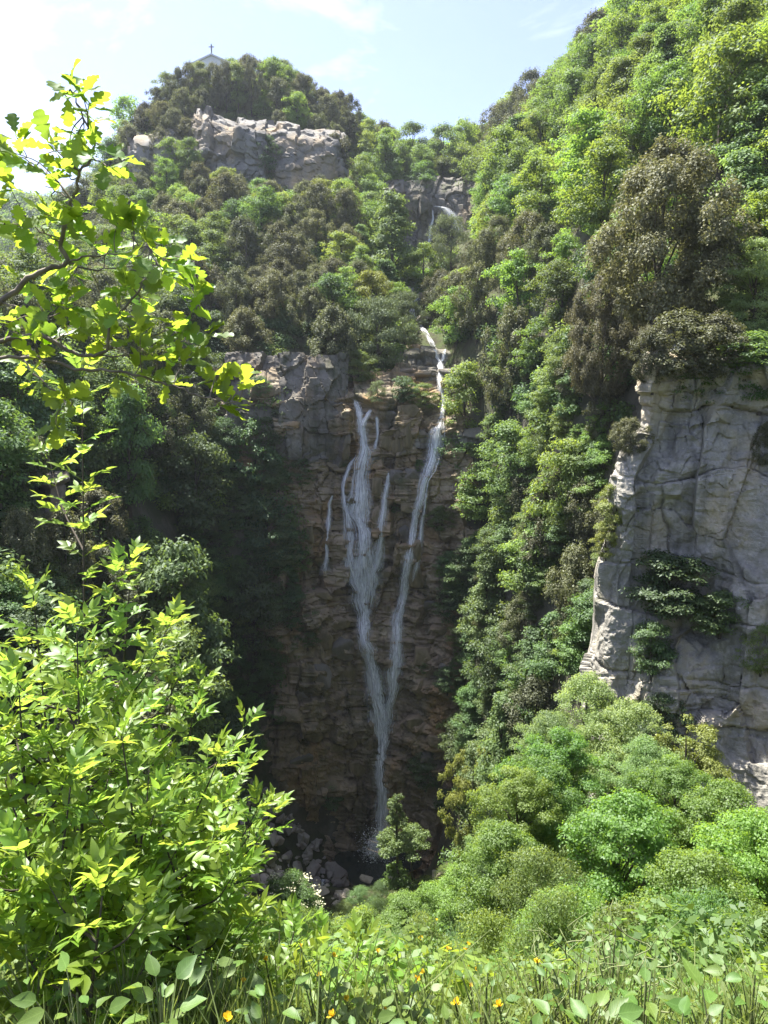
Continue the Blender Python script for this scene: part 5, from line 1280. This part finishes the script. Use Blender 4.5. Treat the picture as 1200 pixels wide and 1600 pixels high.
def put_leaf(me, parent, base, d, nrm, size, name='leaf'):
    d = norm(np.asarray(d, float)); nrm = np.asarray(nrm, float); nrm = norm(nrm - d * (nrm @ d)); s = np.cross(nrm, d)
    o = bpy.data.objects.new(name, me); C.objects.link(o); o.parent = parent
    m3 = Matrix(((d[0], s[0], nrm[0]), (d[1], s[1], nrm[1]), (d[2], s[2], nrm[2])))
    o.rotation_mode = 'QUATERNION'; o.rotation_quaternion = m3.to_quaternion()
    o.location = tuple(base); o.scale = (size, size, size); return o

def shoot(parts, leaves, path, r0, q, spacing, first, lsize, top_small=True):
    """a leafy stem: adds its tube to parts and its leaves (base, dir, size) to leaves"""
    n = len(path); parts.append(tube(path, np.linspace(r0, r0 * 0.25, n), 5))
    seg = np.linalg.norm(np.diff(path, axis=0), axis=1); cum = np.concatenate([[0], np.cumsum(seg)]); tot = cum[-1]
    s_ = first * tot; az = q.uniform(0, 6.28)
    while s_ < tot - 0.02:
        i = min(np.searchsorted(cum, s_) - 1, n - 2); i = max(i, 0); f = (s_ - cum[i]) / max(seg[i], 1e-6); b = path[i] * (1 - f) + path[i + 1] * f
        ax = norm(path[i + 1] - path[i]); frac = s_ / tot
        for kk in (0, 1):
            a = az + kk * math.pi + q.normal(0, 0.25); side = np.array([math.cos(a), math.sin(a), 0]); 
            d = norm(side * 0.95 + ax * q.uniform(0.35, 0.8) + [0, 0, 0.1])
            leaves.append((b, d, lsize * q.uniform(0.8, 1.2) * (1 - 0.3 * frac), ax))
        az += math.pi / 2 + q.normal(0, 0.2); s_ += spacing * q.uniform(0.75, 1.25) * (1 - 0.35 * frac)
    for kk in range(3):
        a = az + kk * 2.1; d = norm(np.array([math.cos(a), math.sin(a), 0]) * 0.55 + norm(path[-1] - path[-2]) * 1.0)
        leaves.append((path[-1], d, lsize * 0.7, norm(path[-1] - path[-2])))

def sapling(tip, Y, base_dx, label, n_br, seed, lsize=0.21, spacing=0.15, first=0.45, r0=0.012, rise=None):
    q = np.random.default_rng(seed)
    tp = P(tip[0], tip[1], Y); bx, by = tp[0] + base_dx, Y + q.uniform(-0.2, 0.2); bz = float(Hf(bx, by)) - 0.05
    t = thing('ash_sapling', label, 'sapling', (bx, by, bz), 'ash saplings in the foreground'); t0 = np.array([bx, by, bz])
    mid = np.array([(tp[0] - bx) * 0.35, (tp[1] - by) * 0.4, (tp[2] - bz) * 0.5]) + q.normal(0, 0.05, 3)
    path = smooth_path([np.zeros(3), mid, tp - t0], 8)
    parts, leaves = [], []
    shoot(parts, leaves, path, r0, q, spacing, first, lsize)
    Ht = np.linalg.norm(tp - t0)
    for i in range(int(n_br * 0.9)):
        f = q.uniform(0.35, 0.85); b = path[int(f * (len(path) - 1))]; a = q.uniform(0, 6.28); L = Ht * q.uniform(0.14, 0.30) * (1.25 - f)  + 0.15
        e = b + np.array([math.cos(a) * 0.8, math.sin(a) * 0.8, 0.75]) * L
        bp = smooth_path([b, (b + e) / 2 + [0.1 * math.cos(a) * L, 0.1 * math.sin(a) * L, -0.06 * L], e], 4)
        shoot(parts, leaves, bp, r0 * 0.5, q, spacing * 0.8, 0.3, lsize * 0.92)
    V, F = join(parts); obj('stem', mesh_np('sapling_stem', V, F, M['bark'], True), t)
    for b, d, s_, ax in leaves:
        nrm = norm(np.array([0, 0, 1.0]) + 0.5 * ax + q.normal(0, 0.25, 3))
        put_leaf(ASH[q.integers(len(ASH))], t, b, d, nrm, s_)
    return len(leaves)
nl = 0
for i, (tip, Y, dx, nb_, lab) in enumerate([
  ((128, 588), 4.0, 0.02, 7, 'tall single ash shoot rising in front of the left wall'),
  ((52, 930), 3.6, 0.1, 11, 'bushy ash sapling at the left edge below the tall shoot'),
  ((205, 880), 4.2, -0.25, 10, 'ash sapling with a spray of leaves right of the tall shoot'),
  ((120, 985), 3.2, 0.0, 11, 'dense bright ash sapling in the middle of the thicket'),
  ((268, 1075), 4.4, -0.15, 9, 'ash sapling with a reddish tip against the dark trees'),
  ((300, 1120), 3.8, -0.3, 10, 'ash sapling with a fan of leaves below the reddish tip'),
  ((402, 1265), 3.9, -0.75, 9, 'ash sapling leaning out towards the talus'),
  ((340, 1190), 3.4, -0.4, 10, 'leafy ash sapling at the right side of the thicket'),
  ((30, 1080), 2.8, -0.05, 11, 'near ash sapling at the left edge of the thicket'),
  ((190, 1150), 2.9, 0.05, 11, 'near ash sapling in the centre of the thicket'),
  ((110, 1230), 2.6, 0.0, 10, 'low ash sapling close to the viewer'),
  ((330, 1330), 3.3, -0.2, 9, 'low ash sapling under the leaning one'),
  ((250, 1290), 2.9, -0.1, 9, 'low leafy ash sapling between thin stems'),
  ((460, 1455), 3.4, -0.15, 6, 'small ash sapling beside the flowery slope'),
  ((40, 1330), 2.4, 0.0, 8, 'short ash sapling in the lower left corner'),
  ((560, 1480), 3.6, 0.0, 4, 'small pale ash seedling among the flowers'),
  ((160, 1400), 2.3, 0.0, 7, 'short ash sapling behind the broad-leaved herb')]):
    nl += sapling(tip, Y, dx, lab, nb_, 900 + i)
print('ASH LEAVES', nl)

# oak tree: trunk out of frame on the left, boughs reaching in
YO = 3.0
ob = np.array([-3.0, 2.9, float(Hf(-3.0, 2.9)) - 0.1])
oak = thing('oak_tree', 'oak boughs with lobed sunlit leaves reaching in from the left', 'tree', tuple(ob))
BR = [([(-190,640),(-60,548),(0,533),(63,524),(105,547),(140,556),(168,545),(171,508),(199,477),(224,442),(238,414)], 0.015, 0.004),
      ([(140,556),(210,556),(245,554)], 0.005, 0.0025), ([(-190,640),(-60,562),(0,559),(63,559),(119,577),(161,578),(210,585),(252,599),(280,605),(304,617),(336,624),(358,630)], 0.011, 0.003),
      ([(-190,600),(-50,500),(0,473),(45,435),(73,421),(105,410),(94,379),(108,337),(112,312),(121,295),(122,274),(140,249),(147,221),(133,190),(122,165),(112,140)], 0.017, 0.003),
      ([(112,312),(87,281),(70,270),(52,256),(20,240),(-15,228)], 0.006, 0.002), ([(105,410),(140,400),(196,396),(230,385)], 0.006, 0.002), ([(105,410),(140,421),(190,418),(250,415)], 0.006, 0.002),
      ([(168,545),(196,533),(245,522),(297,505)], 0.006, 0.002), ([(35,562),(70,600),(98,620),(105,650)], 0.005, 0.002), ([(94,379),(70,365),(40,350),(10,350)], 0.005, 0.002), ([(112,312),(90,300),(72,290)], 0.004, 0.002), ([(0,473),(30,480),(70,490),(120,480)], 0.005, 0.002)]
q = np.random.default_rng(31); parts = []; nodes = []
for k, (pl, ra, rb) in enumerate(BR):
    yy = YO + 0.12 * math.sin(k * 2.1)
    pts = [P(a, b, YO + (yy - YO) * min(1, i / 3)) - ob for i, (a, b) in enumerate(pl)]
    sp_ = smooth_path(pts, 4); sp_ = sp_ + 0.004 * np.stack([np.sin(np.arange(len(sp_)) * 1.7 + k), np.cos(np.arange(len(sp_)) * 1.3), np.sin(np.arange(len(sp_)) * 2.3)], 1)
    parts.append(tube(sp_, 0.75 * np.linspace(ra, rb, len(sp_)), 7)); nodes.append(sp_)
nodes_all = np.concatenate(nodes)
hub = P(-190, 620, YO) - ob
parts.append(tube(smooth_path([np.zeros(3), hub * [0.2, 0, 0.5], hub], 6), np.linspace(0.11, 0.03, 13), 9))
parts.append(tube(smooth_path([hub * [0.2, 0, 0.5], hub * [-0.2, 1, 0] + [0, 0, hub[2] + 1.2]], 6), np.linspace(0.07, 0.03, 7), 8))
CL = [(110,150,28,10),(125,195,40,16),(70,245,42,13),(160,240,28,8),(25,240,32,10),(18,290,28,8),(55,335,30,7),(75,362,36,10),(140,362,32,10),(215,352,24,9),(240,372,14,3),(180,392,32,9),(268,408,32,13),(100,430,22,4),
      (30,442,28,5),(150,470,42,13),(222,448,40,15),(292,488,36,15),(70,490,42,11),(18,510,30,7),(110,522,38,9),(190,512,40,13),(252,530,42,14),(212,572,28,6),(242,592,22,4),(320,598,26,7),(365,612,20,8),(352,640,12,4),(95,622,28,9),(104,662,22,6),(30,565,28,5),(10,370,24,5),(300,540,26,6)]
tot = 0; rest = []
for cx, cy_, rad, cnt in CL:
    cnt = int(round(cnt * 1.5))
    subs = max(2, cnt // 4)
    for sidx in range(subs):
        c = P(cx + q.normal(0, rad * 0.6), cy_ + q.normal(0, rad * 0.55), YO + q.normal(0, 0.12)) - ob
        nb = nodes_all[np.argmin(np.linalg.norm(nodes_all - c, axis=1) + 0.0)]
        tp = smooth_path([nb, (nb + c) / 2 + q.normal(0, 0.012, 3), c], 3); parts.append(tube(tp, np.linspace(0.0028, 0.0015, len(tp)), 4))
        m = int(round(cnt / subs))
        tdir = norm(c - nb)
        for i in range(m):
            a = i * 2.4 + q.uniform(0, 1); side = norm(np.cross(tdir, [0.3, 0.2, 0.9])); up_ = np.cross(side, tdir)
            d = norm(0.75 * (math.cos(a) * side + math.sin(a) * up_) + 0.65 * tdir + q.normal(0, 0.2, 3) + [0.05, -0.1, 0])
            nrm = norm(np.array([0, -0.35, 1.0]) + q.normal(0, 0.5, 3))
            lm_ = OAKL[q.integers(len(OAKL))]; sz_ = q.uniform(0.075, 0.122); tot += 1
            o_ = put_leaf(lm_, oak, c - tdir * 0.012 * i, d, nrm, sz_)
            if tot > 300:   # past 300 the rest become one mass of leaves
                mt_ = Matrix.LocRotScale(o_.location, o_.rotation_quaternion, o_.scale); rest.append((np.array([tuple(mt_ @ v.co) for v in lm_.vertices]), np.array([tuple(f.vertices) for f in lm_.polygons]))); bpy.data.objects.remove(o_)
V, F = join(parts); obj('bough', mesh_np('oak_bough', V, F, M['bark_pale'], True), oak)
if rest: obj('leaves', mesh_np('oak_leaves', *join(rest), M['oak_leaf'], True), oak, kind='stuff')
print('OAK LEAVES', tot)

# ------------------------------------------------------------------ herbs, flowers and grass at the viewer's feet
def herb(px, py, Y, label, n_leaf, size, spread, seed, tall=0.35, me=None, name='broadleaf_herb', up=0.5):
    q = np.random.default_rng(seed); tp = P(px, py, Y); g = float(Hf(tp[0], Y)); t = thing(name, label, 'herb', (tp[0], Y, g)); t0 = np.array([tp[0], Y, g])
    parts = []
    for i in range(int(n_leaf * 1.5)):
        f = q.uniform(0.25, 1); a = i * 2.4 + q.uniform(-0.4, 0.4)
        top = (tp - t0) * f + np.array([math.cos(a), math.sin(a), 0]) * spread * q.uniform(0.1, 0.8) * (1.1 - 0.6 * f)
        pth = smooth_path([np.array([0, 0, max(0, top[2] - tall)]), top * [0.4, 0.4, 1] - [0, 0, tall * 0.4], top], 3); parts.append(tube(pth, np.linspace(0.004, 0.002, len(pth)), 4))
        d = norm(np.array([math.cos(a), math.sin(a), q.uniform(-0.1, up)])); 
        put_leaf((me or HERBL)[q.integers(len(me or HERBL))], t, top, d, norm(np.array([0, -0.2, 1]) + q.normal(0, 0.35, 3)), 0.55 * size * q.uniform(0.6, 1.25))
    parts.append(tube([np.array([0, 0, -0.05]), (tp - t0) * 0.5, (tp - t0) * 0.98], [0.006, 0.005, 0.003], 5))
    V, F = join(parts); obj('stem', mesh_np('herb_stem', V, F, M['stem'], True), t)
for i, a in enumerate([
  (250,1535,1.9,'large broad-leaved herb at the bottom left of the picture',22,0.12,0.22), (120,1545,1.8,'broad-leaved herb in the lower left corner',22,0.105,0.26), (330,1500,2.4,'herb with upright pointed leaves beside the ash thicket',20,0.12,0.25),
  (1010,1530,2.0,'herb with thick pale leaves and a flower bud at the lower right',18,0.10,0.16), (1130,1560,1.75,'cluster of glossy pointed leaves in the lower right corner',24,0.13,0.26), (920,1580,1.8,'low leafy herb between the vine and the lower right corner',22,0.12,0.26),
  (960,1470,2.9,'climbing vetch mound with curling stems at its top',46,0.075,0.42), (850,1500,2.6,'vetch with rounded leaves left of the mound',40,0.075,0.4), (760,1540,2.2,'low vetch with rounded grey-green leaves',34,0.075,0.36), (900,1520,2.3,'vetch with rounded leaves in front of the mound',38,0.075,0.38),
  (620,1550,2.2,'pale leafy herb among grass at the bottom centre',26,0.08,0.3), (500,1540,2.3,'leafy herb among yellow flowers left of centre',26,0.08,0.3), (420,1560,2.0,'soft leafy herb right of the large broad-leaved one',26,0.10,0.28), (700,1590,1.7,'grey-green herb at the bottom edge',22,0.09,0.26), (560,1590,1.7,'low herb at the bottom edge left of centre',22,0.09,0.26), (1180,1520,2.4,'leafy herb at the right edge below the dark tree',26,0.10,0.3), (1060,1590,1.6,'low leafy herb at the bottom edge under the flower bud',22,0.11,0.24), (40,1470,2.2,'climbing herb with curling stems at the left edge',28,0.09,0.3), (190,1470,2.3,'leafy herb under the thin ash stems',28,0.10,0.3), (830,1590,1.7,'low leafy herb at the bottom edge right of centre',22,0.09,0.26)]):
    herb(*a, seed=1200 + i)
# curling tendrils
parts = []
for i in range(26):
    px, py, Y = q.uniform(820, 1040), q.uniform(1430, 1540), q.uniform(2.3, 3.0); b = P(px, py + 60, Y)
    pts = [b]; 
    for k in range(5): pts.append(pts[-1] + np.array([q.normal(0, 0.04), q.normal(0, 0.03), q.uniform(-0.01, 0.07)]))
    sp_ = smooth_path(pts, 4); parts.append(tube(sp_, np.linspace(0.003, 0.0012, len(sp_)), 4))
V, F = join(parts); tv = obj('vetch_tendrils', mesh_np('vetch_tendrils', V, F, M['stem'], True), kind='stuff', label='curling vetch stems over the lower right herbs')
# grass and small leaves
n = 26000; X = q.uniform(-3.2, 3.4, n); Yg = q.uniform(1.15, 7.0, n) ** 1.0; Zg = Hf(X, Yg)
keep = (np.abs(X) < 0.62 * Yg + 0.2); X, Yg, Zg = X[keep], Yg[keep], Zg[keep]; n = len(X)
hgt = q.uniform(0.15, 0.5, n); lean = q.normal(0, 0.18, (n, 2)); wdt = q.uniform(0.0025, 0.006, n)
sd = norm(np.stack([q.normal(size=n), q.normal(size=n), 0 * X], 1)); B = np.stack([X, Yg, Zg], 1)
Mid = B + np.stack([lean[:, 0] * hgt * 0.4, lean[:, 1] * hgt * 0.4, hgt * 0.6], 1); Tip = B + np.stack([lean[:, 0] * hgt * 1.4, lean[:, 1] * hgt * 1.4, hgt], 1)
V = np.stack([B - sd * wdt[:, None], B + sd * wdt[:, None], Mid + sd * wdt[:, None] * 0.8, Mid - sd * wdt[:, None] * 0.8, Tip + sd * 0.0006, Tip - sd * 0.0006], 1).reshape(-1, 3)
i6 = np.arange(n)[:, None] * 6; F = np.concatenate([i6 + [0, 1, 2, 3], i6 + [3, 2, 4, 5]])
M['grass'] = leaf_mat('leaf_grass', (0.12, 0.165, 0.03), (0.21, 0.245, 0.075), (0.36, 0.42, 0.08), 0.42, 0.03, 0.6)
obj('grass', mesh_np('grass', V, F, M['grass']), kind='stuff', label='thin grass and herb stems on the near slope')
n = 60000; X = q.uniform(-3.4, 3.6, n); Yg = q.uniform(1.15, 7.5, n); keep = (np.abs(X) < 0.62 * Yg + 0.2); X, Yg = X[keep], Yg[keep]; n = len(X)
cl_ = vnoise(np.stack([X * 2.2, Yg * 2.2, 0 * X], 1), 9); Z = Hf(X, Yg) + q.uniform(0, 1, n) ** 0.8 * (0.32 + 0.22 * cl_)
Nn = norm(q.normal(size=(n, 3)) * 0.6 + [0, -0.1, 1]); D = norm(np.cross(Nn, rand_unit(n, q)))
ls = q.uniform(0.025, 0.07, n); V, F = kites(np.stack([X, Yg, Z], 1), D, Nn, ls, ls * 0.5)
M['cover_leaf'] = leaf_mat('leaf_cover', (0.10, 0.155, 0.025), (0.19, 0.26, 0.055), (0.36, 0.46, 0.08), 0.45, 0.02, 0.55)
obj('ground_cover', mesh_np('ground_cover', V, F, M['cover_leaf']), kind='stuff', label='small-leaved herbs covering the near slope')
# yellow flowers
M['petal'] = leaf_mat('petal_yellow', (0.72, 0.46, 0.01), (0.82, 0.60, 0.03), (0.8, 0.55, 0.02), 0.35, 0.03, 0.6, 0.05, 0.01)
def blossom_mesh(seed, k=7):
    q2 = np.random.default_rng(seed); parts = []
    for i in range(k):
        V, F = leaf_blade([(0, 0.05), (0.35, 0.22), (0.75, 0.30), (1, 0.10)], -0.3, 0.2, '', None)
        Mx = Matrix.Rotation(i * 2.4, 4, 'Z') @ Matrix.Rotation(-q2.uniform(0.2, 1.1), 4, 'Y'); parts.append((np.array([tuple(Mx @ Vector(v)) for v in V]), F))
    V, F = join(parts); return mesh_np('blossom', V, F, M['petal'], True)
BLO = [blossom_mesh(i) for i in range(3)]
stemm = mesh_np('flower_stem', *tube([(0, 0, 0), (0.03, 0.01, 0.5), (0, 0, 1)], [0.006, 0.005, 0.004], 4), M['stem'])
FL = [(470,1478,3.2),(590,1530,2.8),(540,1560,2.4),(575,1500,3.0),(520,1495,3.3),(610,1512,3.0),(650,1530,2.8),(760,1505,3.0),(600,1575,2.2),(705,1560,2.4),(712,1568,2.3),(480,1560,2.3),(500,1525,2.7),(545,1530,2.7),(840,1505,2.6),(865,1528,2.4),(900,1578,1.9),(908,1505,2.6),(780,1572,2.1),(640,1545,2.5),(663,1520,2.9),(560,1545,2.5),(620,1480,3.6),(770,1480,3.4),(415,1500,3.0),(440,1520,2.7),(380,1535,2.4),(300,1590,1.8),(355,1592,1.8),(470,1590,1.9),(520,1588,1.9),(660,1590,1.9),(735,1540,2.5),(680,1515,3.0),(590,1488,3.4),(490,1500,3.1)]
FL = FL[::2] + FL[1:12:3]
for i, (px, py, Y) in enumerate(FL):
    for rep_ in range(1):
        p = P(px, py, Y); g = float(Hf(p[0], Y))
        t = thing('yellow_flower', ('leftmost' if px == min(f[0] for f in FL) else 'yellow') + ' wildflower', 'flower', (p[0], Y, g), 'yellow wildflowers on the near slope')
        near = sorted(range(len(FL)), key=lambda j: FL[j][0]).index(i)
        t['label'] = (('leftmost' if near == 0 else ORD[near] + '-from-left') if near <= len(FL) // 2 else ('rightmost' if len(FL) - 1 - near == 0 else ORD[len(FL) - 1 - near] + '-from-right')) + ' orange-yellow wildflower on the near slope'
        hh = max(0.1, p[2] - g); s1 = obj('stem', stemm, t); s1.scale = (1, 1, hh)
        b = obj('blossom', BLO[i % 3], t, (0, 0, hh)); sz = q.uniform(0.012, 0.022); b.scale = (sz, sz, sz); b.rotation_euler = (q.uniform(0, 0.9), q.uniform(-0.4, 0.4), q.uniform(0, 6))
# broom bush with yellow blossom
Yb = 5.2; tp = P(690, 1465, Yb); g = float(Hf(tp[0], Yb)); t = thing('broom_bush', 'twiggy broom bush with orange-yellow blossoms on the near slope', 'shrub', (tp[0], Yb, g)); Ht = tp[2] - g
parts = []; tips = []
for i in range(60):
    a = q.uniform(0, 6.28); e = np.array([math.cos(a) * q.uniform(0.05, 0.36), math.sin(a) * q.uniform(0.05, 0.36), Ht * q.uniform(0.6, 1.0)])
    pth = smooth_path([np.zeros(3), e * [0.3, 0.3, 0.6], e], 3); parts.append(tube(pth, np.linspace(0.006, 0.0015, len(pth)), 4)); tips.append(pth)
V, F = join(parts); obj('twigs', mesh_np('broom_twigs', V, F, M['stem'], True), t)
pos = np.concatenate([x[3:] for x in tips]); pos = np.repeat(pos, 14, 0) + q.normal(0, 0.03, (len(pos) * 14, 3)); n = len(pos)
V, F = kites(pos, norm(q.normal(size=(n, 3)) + [0, 0, 1]), rand_unit(n, q), np.full(n, 0.035), np.full(n, 0.012)); obj('leaves', mesh_np('broom_leaves', V, F, M['green']), t, kind='stuff')
for i in range(30):
    x = tips[i % 60]; b = obj('blossom', BLO[i % 3], t, tuple(x[-1 - (i % 2)])); sz = q.uniform(0.018, 0.034); b.scale = (sz, sz, sz); b.rotation_euler = (q.uniform(-0.8, 0.8), q.uniform(-0.8, 0.8), q.uniform(0, 6))
# ------------------------------------------------------------------ the air
m, n_, l_ = new_mat('haze_air')
o_ = n_.new('ShaderNodeOutputMaterial'); v_ = n_.new('ShaderNodeVolumePrincipled')
v_.inputs['Color'].default_value = (0.80, 0.88, 0.97, 1); v_.inputs['Density'].default_value = 0.00022; v_.inputs['Anisotropy'].default_value = 0.45
l_.new(v_.outputs[0], o_.inputs['Volume'])
hz = obj('haze', mesh_np('haze', *box((0, 550, 25), (1840, 1940, 190)), m), kind='stuff', label='thin bright haze filling the gorge air')
